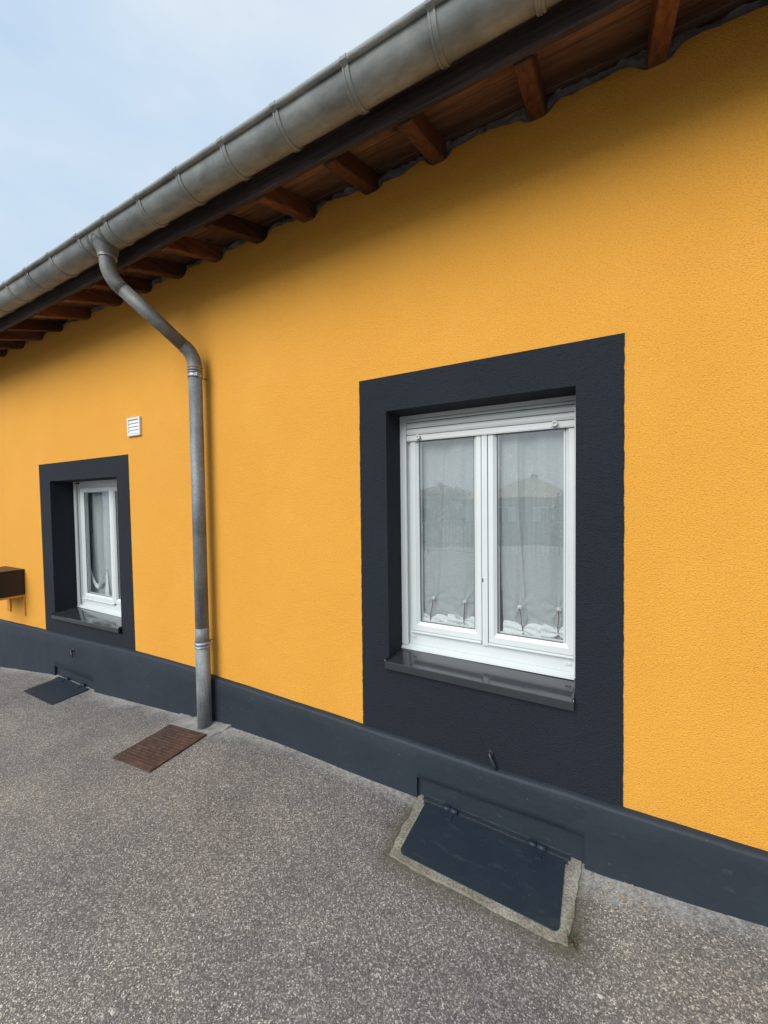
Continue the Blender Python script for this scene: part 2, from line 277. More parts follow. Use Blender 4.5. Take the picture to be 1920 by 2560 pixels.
# ------------------------------------------------------------------ mesh helpers (coordinates relative to the camera height)
class MB:
    def __init__(s): s.v = []; s.f = []; s.sm = []
    def add(s, vs, fs, smooth=False):
        o = len(s.v); s.v += [tuple(v) for v in vs]; s.f += [tuple(i + o for i in f) for f in fs]; s.sm += [smooth] * len(fs)
    def quad(s, *p): s.add(p, [tuple(range(len(p)))])
    def box(s, x0, x1, y0, y1, z0, z1, bev=0.0):
        x0, x1 = sorted((x0, x1)); y0, y1 = sorted((y0, y1)); z0, z1 = sorted((z0, z1))
        if not bev:
            s.add([(x, y, z) for x in (x0, x1) for y in (y0, y1) for z in (z0, z1)], [(0, 1, 3, 2), (4, 6, 7, 5), (0, 4, 5, 1), (2, 3, 7, 6), (0, 2, 6, 4), (1, 5, 7, 3)]); return
        import bmesh
        bm = bmesh.new(); bmesh.ops.create_cube(bm, size=1)
        for v in bm.verts: v.co = Vector(((x0 + x1) / 2 + v.co.x * (x1 - x0), (y0 + y1) / 2 + v.co.y * (y1 - y0), (z0 + z1) / 2 + v.co.z * (z1 - z0)))
        bmesh.ops.bevel(bm, geom=bm.edges[:], offset=bev, segments=2, affect='EDGES', profile=.5)
        bm.verts.index_update(); s.add([v.co[:] for v in bm.verts], [[v.index for v in f.verts] for f in bm.faces]); bm.free()
    def prism(s, prof, x0, x1, smooth=False, caps=True):      # prof: (y, z) closed outline, swept along x
        n = len(prof); vs = [(x, y, z) for x in (x0, x1) for y, z in prof]
        s.add(vs, [(i, (i + 1) % n, n + (i + 1) % n, n + i) for i in range(n)], smooth)
        if caps: s.add(vs, [tuple(range(n))[::-1], tuple(range(n, 2 * n))])
    def ring(s, x0, x1, z0, z1, prof):                        # mitred rectangular frame; prof: (inset, y)
        k = []
        for i, y in prof: k.append([(x0 + i, y, z0 + i), (x1 - i, y, z0 + i), (x1 - i, y, z1 - i), (x0 + i, y, z1 - i)])
        for a, b in zip(k, k[1:]):
            for j in range(4): s.quad(a[j], a[(j + 1) % 4], b[(j + 1) % 4], b[j])
    def tube(s, path, r, seg=20, cap=True, wob=0):
        path = [Vector(p) for p in path]; rs = r if isinstance(r, list) else [r] * len(path); rings = []
        t0 = (path[1] - path[0]).normalized(); up = Vector((0, 0, 1)) if abs(t0.z) < .9 else Vector((1, 0, 0)); nrm = t0.cross(up).normalized()
        for i, p in enumerate(path):
            t = ((path[min(i + 1, len(path) - 1)] - path[max(i - 1, 0)])).normalized()
            nrm = (nrm - t * nrm.dot(t)).normalized(); b = t.cross(nrm)
            rings.append([p + (nrm * math.cos(2 * math.pi * k / seg) + b * math.sin(2 * math.pi * k / seg)) * rs[i] for k in range(seg)])
        vs = [v for q in rings for v in q]; fs = [(i * seg + k, i * seg + (k + 1) % seg, (i + 1) * seg + (k + 1) % seg, (i + 1) * seg + k) for i in range(len(path) - 1) for k in range(seg)]
        s.add(vs, fs, True)
        if cap: s.add(rings[0], [tuple(range(seg))[::-1]]); s.add(rings[-1], [tuple(range(seg))])
def fix(me):
    import bmesh
    bm = bmesh.new(); bm.from_mesh(me); bmesh.ops.remove_doubles(bm, verts=bm.verts, dist=1e-5); bmesh.ops.recalc_face_normals(bm, faces=bm.faces); bm.to_mesh(me); bm.free()
BASE = {}
def obj(name, mb, mat, parent=None, weld=True, normals=True, at=None):
    base = Vector(BASE.get(parent.name, (0, 0, 0))) if parent else Vector((0, 0, 0))
    if at is not None: loc = Vector(at)
    else:
        xs = [v[0] for v in mb.v]; ys = [v[1] for v in mb.v]; zs = [v[2] for v in mb.v]
        loc = Vector(((min(xs) + max(xs)) / 2, (min(ys) + max(ys)) / 2, min(zs)))
    me = bpy.data.meshes.new(name); me.from_pydata([tuple(Vector(v) - loc) for v in mb.v], [], mb.f)
    for p, q in zip(me.polygons, mb.sm): p.use_smooth = q
    me.materials.append(mat); 
    if weld: fix(me)
    o = bpy.data.objects.new(name, me); col.objects.link(o)
    if parent: o.parent = parent; o.location = loc - base
    else: o.location = loc + Vector((0, 0, ZC))
    BASE[o.name] = loc; return o
def tag(o, label=None, cat=None, group=None, kind=None):
    for k, v in (('label', label), ('category', cat), ('group', group), ('kind', kind)):
        if v: o[k] = v
    return o
def thing(name, loc, label, cat, group=None):
    o = bpy.data.objects.new(name, None); col.objects.link(o); o.location = Vector(loc) + Vector((0, 0, ZC)); o.empty_display_size = .1; BASE[o.name] = Vector(loc)
    return tag(o, label, cat, group)
def dup(o, dx, dy=0, dz=0):
    c = o.copy(); col.objects.link(c); c.location = o.location + Vector((dx, dy, dz)); return c
def interp(x, P):
    if x <= P[0][0]: return P[0][1]
    for (a, b), (c, d) in zip(P, P[1:]):
        if x <= c: return b + (d - b) * (x - a) / (c - a)
    return P[-1][1]
def nz_(x, y=0, z=0): return noise.noise(Vector((x, y, z)))
def steps(a, b, d): n = max(1, round((b - a) / d)); return [a + (b - a) * i / n for i in range(n + 1)]

# ------------------------------------------------------------------ ground
ZW = [(-40, -2.6), (-12, -2.2), (-6, -1.84), (-4.7, -1.665), (-3.9, -1.66), (-3.55, -1.63), (-2.75, -1.558), (-2.2, -1.504), (-1.75, -1.49), (-1.15, -1.50), (-.8, -1.50), (0, -1.53), (.27, -1.51), (.5, -1.485), (3, -1.45)]
def G0(x, y):
    z = interp(x, ZW)
    far = min(1, max(0, (-y - 2) / 6)); z = z * (1 - far) + far * max(z, -1.9)
    z += .04 * max(min(y, .3), -3)
    if y < -12: z -= min(2.2, .13 * (-12 - y))
    return z
def G(x, y):
    z = G0(x, y)
    if -.4 < y < .1: k = math.exp(-((y + .03) / .045) ** 2); z += k * (.007 + .010 * nz_(x * 6, 3.3) + .005 * nz_(x * 23, 1.3))
    return z + .002 * nz_(x * 3, y * 3, 5)
xs = [-600, -200, -80, -40, -25, -16, -12, -10, -9, -8] + steps(-7, 1.8, .035) + [2.2, 3, 4, 6, 10, 20, 40, 90, 200, 600]
ys = [600, 200, 60, 20, 8, 3, 1, .3, .1] + steps(.04, -.12, .02) + steps(-.16, -1.0, .06) + [-1.15, -1.35, -1.6, -2, -2.5, -3, -3.6, -4.5, -6, -8, -10, -12, -16, -22, -30, -60, -200, -600]
mb = MB(); mb.v = [(x, y, G(x, y) if -9 < x < 3 and y > -3 else G0(x, y)) for x in xs for y in ys]; ny = len(ys)
mb.f = [(i * ny + j, (i + 1) * ny + j, (i + 1) * ny + j + 1, i * ny + j + 1) for i in range(len(xs) - 1) for j in range(ny - 1)]; mb.sm = [True] * len(mb.f)
tag(obj('ground', mb, M['asphalt'], weld=True), kind='structure')

# ------------------------------------------------------------------ the house
house = thing('house', (-3.2, 3.3, -1.6), 'single-storey orange rendered house with slate plinth and deep timber eaves', 'house')
X0, X1, YB = -11.5, 4.6, 6.6
PT = [(-11.5, -1.50), (-5.987, -1.299), (-3.302, -1.196), (-2.56, -1.187), (-2.382, -1.201), (-1.131, -1.224), (-.432, -1.238), (.089, -1.239), (4.6, -1.245)]
RAFT = [-.232 + 0.0]
raf_x = [2.72, 2.30, 1.87, 1.44, 1.02, .60, .178, -.232, -.668, -1.03, -1.44, -1.82, -2.20, -2.59, -2.98, -3.37, -3.85, -4.33, -4.72, -5.14, -5.56, -5.97, -6.38, -6.79, -7.2, -7.6, -8.0, -8.4, -8.8, -9.2, -9.6, -10, -10.4, -10.8]
raf_x = raf_x[::-1]
def walltop(x):
    d = min(abs(x - r) for r in raf_x)
    k = min(1, max(0, (d - .035) / .05)); k = k * k * (3 - 2 * k)
    return 1.578 + k * (.038 + .03 * nz_(x * 5.1, 7) + .012 * nz_(x * 24, 2)) + .004 * nz_(x * 60, 9)
big = (-.967, -.083, -.863, .457); small = (-4.65, -3.48, -1.092, .222)
# front wall: strips round the two openings
mb = MB()
cuts = sorted(set([X0, X1, big[0], big[1], small[0], small[1]] + [x for x in steps(-6.6, 1.9, .02)] + steps(-11.5, -6.6, .5) + steps(1.9, 4.6, .5)))
cuts = [c for i, c in enumerate(cuts) if i == 0 or c - cuts[i - 1] > 1e-4]
for a0, b0 in zip(cuts, cuts[1:]):
    mid = (a0 + b0) / 2; hole = big if big[0] < mid < big[1] else small if small[0] < mid < small[1] else None
    ta, tb = walltop(a0), walltop(b0)
    spans = [(-2.4, -2.4, ta, tb)] if not hole else [(-2.4, -2.4, hole[2], hole[2]), (hole[3], hole[3], ta, tb)]
    for za, zb, zc, zd in spans:
        mb.quad((a0, 0, za), (b0, 0, zb), (b0, 0, zd), (a0, 0, zc)); mb.quad((a0, .28, za), (b0, .28, zb), (b0, .28, zd), (a0, .28, zc))
    mb.quad((a0, 0, ta), (b0, 0, tb), (b0, .28, tb), (a0, .28, ta))
for h in (big, small):
    for p in (((h[0], h[2]), (h[0], h[3])), ((h[1], h[2]), (h[1], h[3])), ((h[0], h[2]), (h[1], h[2])), ((h[0], h[3]), (h[1], h[3]))):
        (xa, za), (xb, zb) = p; mb.quad((xa, 0, za), (xb, 0, zb), (xb, .28, zb), (xa, .28, za))
mb.box(X0, X0 + .28, .28, YB, -2.4, 1.55); mb.box(X1 - .28, X1, .28, YB, -2.4, 1.55); mb.box(X0 + .28, X1 - .28, YB - .28, YB, -2.4, 1.55)
obj('wall', mb, M['orange'], house, normals=False)
# gables, room floor and ceiling inside
mb = MB(); mb.box(X0 + .28, X1 - .28, .28, YB - .28, -1.25, -1.15); mb.box(X0 + .28, X1 - .28, .281, YB - .28, 1.50, 1.54); mb.box(-2.6, -2.5, .281, YB - .281, -1.15, 1.5); mb.box(X0 + .28, X1 - .28, 3.2, 3.3, -1.15, 1.5)
obj('interior', mb, M['inner'], house)
mb = MB()
SL = .329
def ridge_z(y): return 1.575 + .09 + SL * y
yr = YB / 2
for xx in (X0, X1 - .28):
    mb = MB(); mb.add([(x, y, z) for x in (xx, xx + .28) for y, z in ((0.01, 1.55), (YB - .01, 1.55), (yr, ridge_z(yr) + .0))], [(0, 1, 2), (3, 5, 4), (0, 3, 4, 1), (1, 4, 5, 2), (2, 5, 3, 0)]); obj('gable', mb, M['orange'], house)

def wobble_edge(pts, d, amp, seed):
    o = []
    for (xa, za), (xb, zb) in zip(pts, pts[1:] + pts[:1]):
        L = math.hypot(xb - xa, zb - za); n = max(1, int(L / d))
        for i in range(n):
            t = i / n; x = xa + (xb - xa) * t; z = za + (zb - za) * t
            if i: w_ = amp * (nz_(x * 30 + seed, z * 30) + .6 * nz_(x * 90 + seed, z * 90)); x += w_ * abs(zb - za) / L; z += w_ * abs(xb - xa) / L
            o.append((x, z))
    return o
def surround(name, ox0, ox1, ozt, ztl, ztr, hole, seed, back, parent):
    mb = MB(); N = 60; yf = -.0035
    def outer(side, t):
        a = 0.0021
        if side == 0: z = ozt + (-1.32 - ozt) * t; return (ox0[0] + (ox0[1] - ox0[0]) * t + a * (nz_(z * 35, seed) + .6 * nz_(z * 110, seed)), z)
        if side == 1: z = ozt + (-1.32 - ozt) * t; return (ox1[0] + (ox1[1] - ox1[0]) * t + a * (nz_(z * 35, seed + 3) + .6 * nz_(z * 110, seed)), z)
    h0, h1, hz0, hz1 = hole
    # left and right bands
    def row(z_):
        t = (z_ - ozt) / (-1.32 - ozt); return outer(0, t)[0], outer(1, t)[0]
    zs_ = [z for z in steps(-1.32, ozt, .012)]
    zs_ = sorted(set(zs_ + [hz0, hz1]))
    def topz(x, z): return z
    for za, zb in zip(zs_, zs_[1:]):
        la, ra = row(za); lb, rb = row(zb); mid = (za + zb) / 2
        if hz0 < mid < hz1: mb.quad((la, yf, za), (h0, yf, za), (h0, yf, zb), (lb, yf, zb)); mb.quad((h1, yf, za), (ra, yf, za), (rb, yf, zb), (h1, yf, zb))
        else: mb.quad((la, yf, za), (h0, yf, za), (h0, yf, zb), (lb, yf, zb)); mb.quad((h0, yf, za), (h1, yf, za), (h1, yf, zb), (h0, yf, zb)); mb.quad((h1, yf, za), (ra, yf, za), (rb, yf, zb), (h1, yf, zb))
        mb.quad((la, yf, za), (la, .002, za), (lb, .002, zb), (lb, yf, zb)); mb.quad((ra, yf, za), (ra, .002, za), (rb, .002, zb), (rb, yf, zb))
    l, r_ = row(ozt); mb.quad((l, yf, ozt), (r_, yf, ozt), (r_, .002, ozt), (l, .002, ozt))
    k = .002
    mb.quad((h0, yf, hz0), (h0, yf, hz1), (h0 + k, back, hz1 - k), (h0 + k, back, hz0)); mb.quad((h1, yf, hz0), (h1, yf, hz1), (h1 - k, back, hz1 - k), (h1 - k, back, hz0))
    mb.quad((h0, yf, hz1), (h1, yf, hz1), (h1 - k, back, hz1 - k), (h0 + k, back, hz1 - k)); mb.quad((h0, yf, hz0), (h1, yf, hz0), (h1 - k, back, hz0 + k), (h0 + k, back, hz0 + k))
    return obj(name, mb, M['slate'], parent)
e = .003
surround('window_surround', (-1.123, -1.130), (.083, .088), .630, 0, 0, (big[0] + e, big[1] - e, big[2] + e, big[3] - e), 1.7, .24, house)
surround('window_surround', (-4.866, -4.850), (-3.309, -3.297), .389, 0, 0, (small[0] + e, small[1] - e, small[2] + e, small[3] - e), 8.2, .26, house)

# plinth, swept in short pieces, with the two shallow recesses over the cellar hatches
mb = MB(); PY = -.03
recs = [(-.800, -.049, -1.395), (-4.635, -3.905, -1.568)]
cuts = sorted(set(steps(-7, 1.9, .05) + steps(X0 - .03, -7, .4) + steps(1.9, X1 + .03, .4) + [q for r_ in recs for q in r_[:2]]))
cuts = [c for i, c in enumerate(cuts) if i == 0 or c - cuts[i - 1] > 1e-4]
def py(x, z=0): return PY + .0022 * nz_(x * 2.5, z * 2, 1) + .0012 * nz_(x * 11, z * 9, 4)
def ptop(x): return interp(x, PT) + .0035 * nz_(x * 3.3, 8) + .0015 * nz_(x * 17, 8)
def rec(x):
    for r_ in recs:
        if r_[0] < x < r_[1]: return r_
def prof(x, r_):
    t = ptop(x); g = G0(x, 0) - .12
    rec_z = r_[2] + .004 * nz_(x * 7, 5) if r_ else None
    P = [(0.0, t + .001), (-.004, t - .000), (-.018, t - .003), (py(x) + .003, t - .010), (py(x), t - .017)]
    zl = rec_z if r_ else g
    for k in range(1, 6): z = t - .017 + (zl - t + .017) * k / 5; P.append((py(x, z), z))
    if r_: P += [(py(x, zl) + .003, zl - .002), (-.008, zl - .004), (-.009 + .002 * nz_(x * 8, 3), g)]
    else: P += [P[-1]] * 3
    return [(x, y, z) for y, z in P]
for a0, b0 in zip(cuts, cuts[1:]):
    r_ = rec((a0 + b0) / 2); A = prof(a0, r_); B = prof(b0, r_)
    for i in range(len(A) - 1):
        if A[i] != A[i + 1]: mb.add([A[i], B[i], B[i + 1], A[i + 1]], [(0, 1, 2, 3)], i < 9)
for r_ in recs:
    for x in r_[:2]: g = G0(x, 0) - .12; mb.quad((x, py(x, r_[2]), r_[2]), (x, -.007, r_[2]), (x, -.007, g), (x, py(x, g), g))
obj('plinth', mb, M['plinth'], house)
for q in ((X0 - .03, X0, -1.5), (X1, X1 + .03, -1.25)): mb = MB(); mb.box(q[0], q[1], -.03, YB, -2.5, q[2]); obj('side_plinth', mb, M['plinth'], house)

# mortar packed between the rafters
mb = MB(); xs_ = steps(-6.8, 1.9, .012); rows = []
for i, x in enumerate(xs_):
    zt = ridge_z(0) + .004; zb = walltop(x) - .02; R_ = []
    for k in range(7):
        t = k / 6; z = zb + (zt - zb) * t
        y = .006 + .014 * t + .016 * nz_(x * 14, z * 20, 2) + .014 * nz_(x * 45, z * 50, 6) + .016 * nz_(x * 3.1, 0, 4)
        R_.append((x, max(.0015, min(.05, y + .006)), z))
    rows.append(R_)
for A, B in zip(rows, rows[1:]):
    for k in range(6): mb.add([A[k], B[k], B[k + 1], A[k + 1]], [(0, 1, 2, 3)], True)
obj('eaves_mortar', mb, M['mortar'], house)

# rafters, soffit boards, fascia, roof covering
def rafter(x, seed=0.):
    mb = MB(); y0, y1 = -.367, .34; n = 24; rows = []
    for k in range(n + 1):
        y = y0 + (y1 - y0) * k / n; zb = 1.575 + SL * y + .0012 * nz_(y * 9, seed, 2); wx = .0014 * nz_(y * 7, seed, 5)
        P = [(-.0265, 0), (.0265, 0), (.0305, .004 + .003 * nz_(y * 25, seed, 8)), (.0305, .089), (-.0305, .089), (-.0305, .004 + .003 * nz_(y * 25, seed, 9))]
        rows.append([(x + dx + wx, y, zb + dz) for dx, dz in P])
    for A, B in zip(rows, rows[1:]):
        for q in range(6): mb.add([A[q], A[(q + 1) % 6], B[(q + 1) % 6], B[q]], [(0, 1, 2, 3)])
    mb.add(rows[0], [tuple(range(6))]); mb.add(rows[-1], [tuple(range(6))])
    return obj('rafter', mb, M['rafter'], house)
r0 = rafter(raf_x[0])
for x in raf_x[1:]: dup(r0, x - raf_x[0])
mb = MB(); xa, xb = X0 - .3, X1 + .3; y = -.392; k = 0
while y < .3:
    y2 = y + .094; g_ = .0035
    A = (y, ridge_z(y)); B = (y + g_, ridge_z(y) - .004 + .006); 
    mb.prism([(y + .003, ridge_z(y) + .005), (y + .008, ridge_z(y + .008)), (y2 - .006, ridge_z(y2 - .006)), (y2 - .001, ridge_z(y2) + .005), (y2 - .001, ridge_z(y2) + .02), (y + .003, ridge_z(y) + .02)], xa, xb); y = y2
obj('soffit_board', mb, M['board'], house)
mb = MB(); mb.prism([(-.392, 1.470), (-.389, 1.4645), (-.371, 1.4645), (-.368, 1.470), (-.368, 1.545), (-.392, 1.545)], X0 - .3, X1 + .3)
obj('fascia_board', mb, M['fascia'], house)
mb = MB(); xs_ = steps(X0 - .32, X1 + .32, .06)
def rz(x, y): return (ridge_z(y) if y < yr else ridge_z(2 * yr - y)) + .024
for (ya, yb) in ((-.44, yr), (yr, YB + .44)):
    for a0, b0 in zip(xs_, xs_[1:]):
        ra = .022 * abs(math.sin(a0 / .24 * math.pi)); rb = .022 * abs(math.sin(b0 / .24 * math.pi))
        q = [(a0, ya, rz(a0, ya) + ra + .03), (b0, ya, rz(b0, ya) + rb + .03), (b0, yb, rz(b0, yb) + rb + .03), (a0, yb, rz(a0, yb) + ra + .03)]
        mb.add(q, [(0, 1, 2, 3)], False)
    mb.quad(*[(x, y, rz(x, y)) for x, y in ((xs_[0], ya), (xs_[-1], ya), (xs_[-1], yb), (xs_[0], yb))])
    ye = ya if ya < 0 else yb
    for a0, b0 in zip(xs_, xs_[1:]):
        ra = .022 * abs(math.sin(a0 / .24 * math.pi)); rb = .022 * abs(math.sin(b0 / .24 * math.pi)); mb.quad((a0, ye, rz(a0, ye)), (b0, ye, rz(b0, ye)), (b0, ye, rz(b0, ye) + rb + .03), (a0, ye, rz(a0, ye) + ra + .03))
obj('roof', mb, M['tile'], house)

# ------------------------------------------------------------------ gutter
OC, ZG, RG = -.485, 1.578, .080
def arc(a0, a1, n, r, oc=OC, zc=ZG): return [(oc + r * math.cos(R(a0 + (a1 - a0) * i / n)), zc + r * math.sin(R(a0 + (a1 - a0) * i / n))) for i in range(n + 1)]
mb = MB(); outer_ = arc(180, 352, 26, RG); inner_ = arc(352, 180, 26, RG - .0015)
P = outer_ + [(OC + RG + .0, ZG + .02), (OC + RG - .0015, ZG + .02)] + inner_
gx = [X0 - .34] + steps(-7.5, 2, .25) + [X1 + .34]
mb.prism(P, gx[0], gx[-1], smooth=True)
obj('gutter', mb, M['zinc'], house)
gutter = bpy.data.objects['gutter']
bead = MB(); bead.tube([(gx[0], OC - RG - .0085, ZG - .001), (gx[-1], OC - RG - .0085, ZG - .001)], .0122, 20)
obj('gutter_bead', bead, M['zinc'], gutter)
def bracket(x):
    mb = MB(); hw = .014
    pr = [(-hw, -.0006), (-hw, .0050), (-.0115, .0068), (-.006, .0070), (-.0045, .0042), (.0045, .0042), (.006, .0070), (.0115, .0068), (hw, .0050), (hw, -.0006)]
    pts = []
    for i in range(9): a_ = R(20 + 190 * i / 8); pts.append((OC - RG - .0085, ZG - .001, .0125, a_))
    rows = []
    for yc, zc, r, a_ in pts: rows.append([(x + dx, yc + math.cos(a_) * (r + h * .38), zc + math.sin(a_) * (r + h * .38)) for dx, h in pr])
    for i in range(25): a_ = R(192 + (336 - 192) * i / 24); rows.append([(x + dx, OC + math.cos(a_) * (RG + h), ZG + math.sin(a_) * (RG + h)) for dx, h in pr])
    n = len(pr)
    for A, B in zip(rows, rows[1:]):
        for k in range(n): mb.add([A[k], A[(k + 1) % n], B[(k + 1) % n], B[k]], [(0, 1, 2, 3)], False)
    mb.box(x - .008, x + .008, -.404, -.393, ZG - .012, ZG + .05)
    mb.tube([(x, OC + math.cos(R(312)) * (RG + .003), ZG + math.sin(R(312)) * (RG + .003)), (x, OC + math.cos(R(312)) * (RG + .0088), ZG + math.sin(R(312)) * (RG + .0088))], .0028, 8)
    return obj('gutter_bracket', mb, M['zinc'], gutter)
bx = [2.45, 2.12, 1.79, 1.46, 1.14, .81, .49, .163, -.164 - .0, -.478, -.810, -1.148, -1.46, -1.775, -2.10, -2.415, -2.712, -3.07, -3.40, -3.73, -4.06, -4.39, -4.72, -5.05, -5.38, -5.7, -6.03, -6.36, -6.7, -7.03]
b0_ = bracket(bx[0])
for x in bx[1:]: dup(b0_, x - bx[0])
def gseam(x):
    mb = MB(); rows = []
    for i in range(27): a_ = R(183 + 166 * i / 26); rows.append([(x + dx, OC + math.cos(a_) * (RG + h), ZG + math.sin(a_) * (RG + h)) for dx, h in ((-.014, 0), (-.013, .0022), (.013, .0026), (.014, 0))])
    for A, B in zip(rows, rows[1:]):
        for k in range(3): mb.add([A[k], A[k + 1], B[k + 1], B[k]], [(0, 1, 2, 3)], False)
    return obj('gutter_seam', mb, M['zinc_dark'], gutter)
gseam(-2.50); gseam(-2.632)

# outlet funnel saddled on the gutter
PXT, PXB = -2.567, -2.345
mb = MB(); N = 40; rows = []
for j in range(13):
    t = j / 12; s = t ** .62
    ring_ = []
    for i in range(N):
        u = 2 * math.pi * i / N
        ax, by = .066, .0785
        x = PXT + math.cos(u) * (ax * (1 - s) + .047 * s); y = OC + math.sin(u) * (by * (1 - s) + .047 * s)
        zt = ZG - math.sqrt(max(0, (RG + .002) ** 2 - (by * math.sin(u)) ** 2)) ; z = zt * (1 - t) + 1.452 * t
        ring_.append((x, y, z))
    rows.append(ring_)
for A, B in zip(rows, rows[1:]):
    for i in range(N): mb.add([A[i], A[(i + 1) % N], B[(i + 1) % N], B[i]], [(0, 1, 2, 3)], True)
obj('gutter_outlet', mb, M['zinc_dark'], gutter)

# downpipe: swan neck, straight length, lower sleeve
def bez(p, q, r_, n): return [((1 - t) ** 2 * Vector(p) + 2 * t * (1 - t) * Vector(q) + t * t * Vector(r_)) for t in [i / n for i in range(n + 1)]]
PR = .0425
A_ = Vector((PXT, OC, 1.452)); Bc = Vector((PXT, OC, 1.35)); Cc = Vector((PXB, -.085, .965)); D_ = Vector((PXB, -.085, .855))
dg = (Cc - Bc).normalized()
J1 = Bc + dg * .085; J2 = Cc - dg * .075; D1 = Vector((PXB, -.085, .885))
mb = MB(); mb.tube([(PXB, -.085, .87), (PXB, -.085, -.93)], PR, 32); mb.tube([(PXB, -.085, -.842), (PXB, -.085, -.95)], PR + .0018, 32)
pipe = obj('downpipe', mb, M['zinc_pipe'], house)
mb = MB(); mb.tube([A_] + bez(A_ - Vector((0, 0, .012)), Bc, J1, 14), PR + .0012, 32); obj('pipe_elbow', mb, M['zinc_dark'], pipe)
mb = MB(); mb.tube([J1 - dg * .01, J2 + dg * .012], PR - .0006, 32); obj('pipe_offset', mb, M['zinc_dark'], pipe)
mb = MB(); mb.tube(bez(J2, Cc, D1, 12) + [D_], PR + .0015, 32); obj('pipe_elbow', mb, M['zinc_dark'], pipe)
def rings(mb, c, ax, r, offs, th=.0028):
    for o_ in offs:
        p = Vector(c) + ax * o_; q = [p - ax * th, p - ax * th * .5, p + ax * th * .5, p + ax * th]; mb.tube(q, [r, r + th, r + th, r], 32)
V3 = Vector((0, 0, 1))
for c_, ax, r_, offs in ((A_ + V3 * .0, V3, PR + .004, (0, .007)), (J1, dg, PR + .0005, (0,)), (J2, dg, PR + .0005, (0,)), ((PXB, -.085, .86), V3, PR + .002, (-.008, .01, .028))):
    mb = MB(); rings(mb, c_, ax, r_, offs); obj('pipe_ring', mb, M['zinc_bright'] if ax == V3 else M['zinc_dark'], pipe)
mb = MB(); mb.tube([(PXB, -.085, -.94), (PXB, -.085, -1.545)], PR + .0035, 32); mb.tube([(PXB, -.085, -.935), (PXB, -.085, -.965)], PR + .0045, 32); sl_ = obj('pipe_sleeve', mb, M['zinc_pipe'], pipe)
mb = MB(); rings(mb, (PXB, -.085, -.95), V3, PR + .004, (-.018, .004), .0055); mb.box(PXB + .03, PXB + .052, -.075, -.055, -.965, -.94, .002); mb.tube([(PXB, -.05, -.95), (PXB, 0, -.95)], .004, 10); obj('pipe_clamp', mb, M['zinc_bright'], pipe)
mb = MB(); mb.tube([(PXB, -.085, .842), (PXB, -.085, .818)], PR + .004, 32); mb.box(PXB + .028, PXB + .055, -.115, -.100, .818, .842, .002); mb.tube([(PXB + .047, -.122, .822), (PXB + .047, -.09, .822)], .004, 8); mb.tube([(PXB, -.05, .83), (PXB, 0.0, .83)], .005, 10); obj('pipe_clamp', mb, M['zinc_bright'], pipe)

# ------------------------------------------------------------------ windows
def sash(win, x0, x1, z0, z1, y, gx0, gx1, gz0, gz1, lipbottom=True):
    i = min(gx0 - x0, x1 - gx1); mb = MB()
    def rr(prof):
        for (fa, ya), (fb, yb) in zip(prof, prof[1:]):
            def rect(f, yy):
                if f <= 1: return [(x0 + (gx0 - x0) * f, yy, z0 + (gz0 - z0) * f), (x1 - (x1 - gx1) * f, yy, z0 + (gz0 - z0) * f), (x1 - (x1 - gx1) * f, yy, z1 - (z1 - gz1) * f), (x0 + (gx0 - x0) * f, yy, z1 - (z1 - gz1) * f)]
            A, B = rect(fa, ya), rect(fb, yb)
            for j in range(4): mb.quad(A[j], A[(j + 1) % 4], B[(j + 1) % 4], B[j])
    rr([(0, y + .05), (0, y + .003), (.05, y), (.62, y), (.66, y + .002), (.94, y + .012), (1, y + .014), (1, y + .05)])
    o = obj('sash', mb, M['pvc'], win)
    g = MB(); k = .0035
    g.ring(gx0 - .0005, gx1 + .0005, gz0 - .0005, gz1 + .0005, [(0, y + .0165), (k, y + .0155), (k, y + .02)]); obj('glass_gasket', g, M['gasket'], win)
    p = MB(); p.box(gx0 - .004, gx1 + .004, y + .018, y + .022, gz0 - .004, gz1 + .004); obj('glass_pane', p, M['glass'], win)
    p = MB(); p.ring(gx0 + .001, gx1 - .001, gz0 + .001, gz1 - .001, [(0, y + .034), (.006, y + .034), (.006, y + .04)]); obj('spacer_bar', p, M['alu'], win)
    return o

# --- large window (outer frame is the part; its pieces are sub-parts)
z1 = .4535
mb = MB(); yF = .178
mb.ring(-.935, -.094, -.800, z1 - .002, [(0, .245), (0, yF), (.012, yF), (.012, yF + .006), (.05, yF + .006), (.05, .245)])
mb.box(-.934, -.095, yF + .001, .240, -.799, -.70)                     # lower frame member
win = obj('window', mb, M['pvc'], house)
yS = .168
sash(win, -.909, -.520, -.722, .40, yS, -.863, -.5585, -.6745, .36)
sash(win, -.486, -.0985, -.724, .40, yS, -.4455, -.1345, -.677, .36)
mb = MB(); mb.prism([(yS - .008, -.723), (yS - .012, -.726), (yS - .012, -.7315), (yS, -.735), (yS + .02, -.735), (yS + .02, -.723)], -.908, -.521); mb.prism([(yS - .008, -.725), (yS - .012, -.728), (yS - .012, -.7335), (yS, -.737), (yS + .02, -.737), (yS + .02, -.725)], -.485, -.0995); obj('drip_rail', mb, M['pvc'], win)
mb = MB(); mb.box(-.5175, -.4885, yS - .003, .22, -.744, .40, .003); mb.box(-.5035, -.5025, yS - .0045, yS, -.739, .39); obj('meeting_rail', mb, M['pvc'], win)
mb = MB(); mb.box(-.5195, -.5165, yS + .004, .21, -.722, .40); mb.box(-.4895, -.4865, yS + .004, .21, -.724, .40); obj('sash_gap', mb, M['gasket'], win)
mb = MB(); mb.box(-.5155, -.5105, yS - .0055, yS - .002, -.421, -.401, .0008); obj('keyhole_plug', mb, M['gasket'], win)
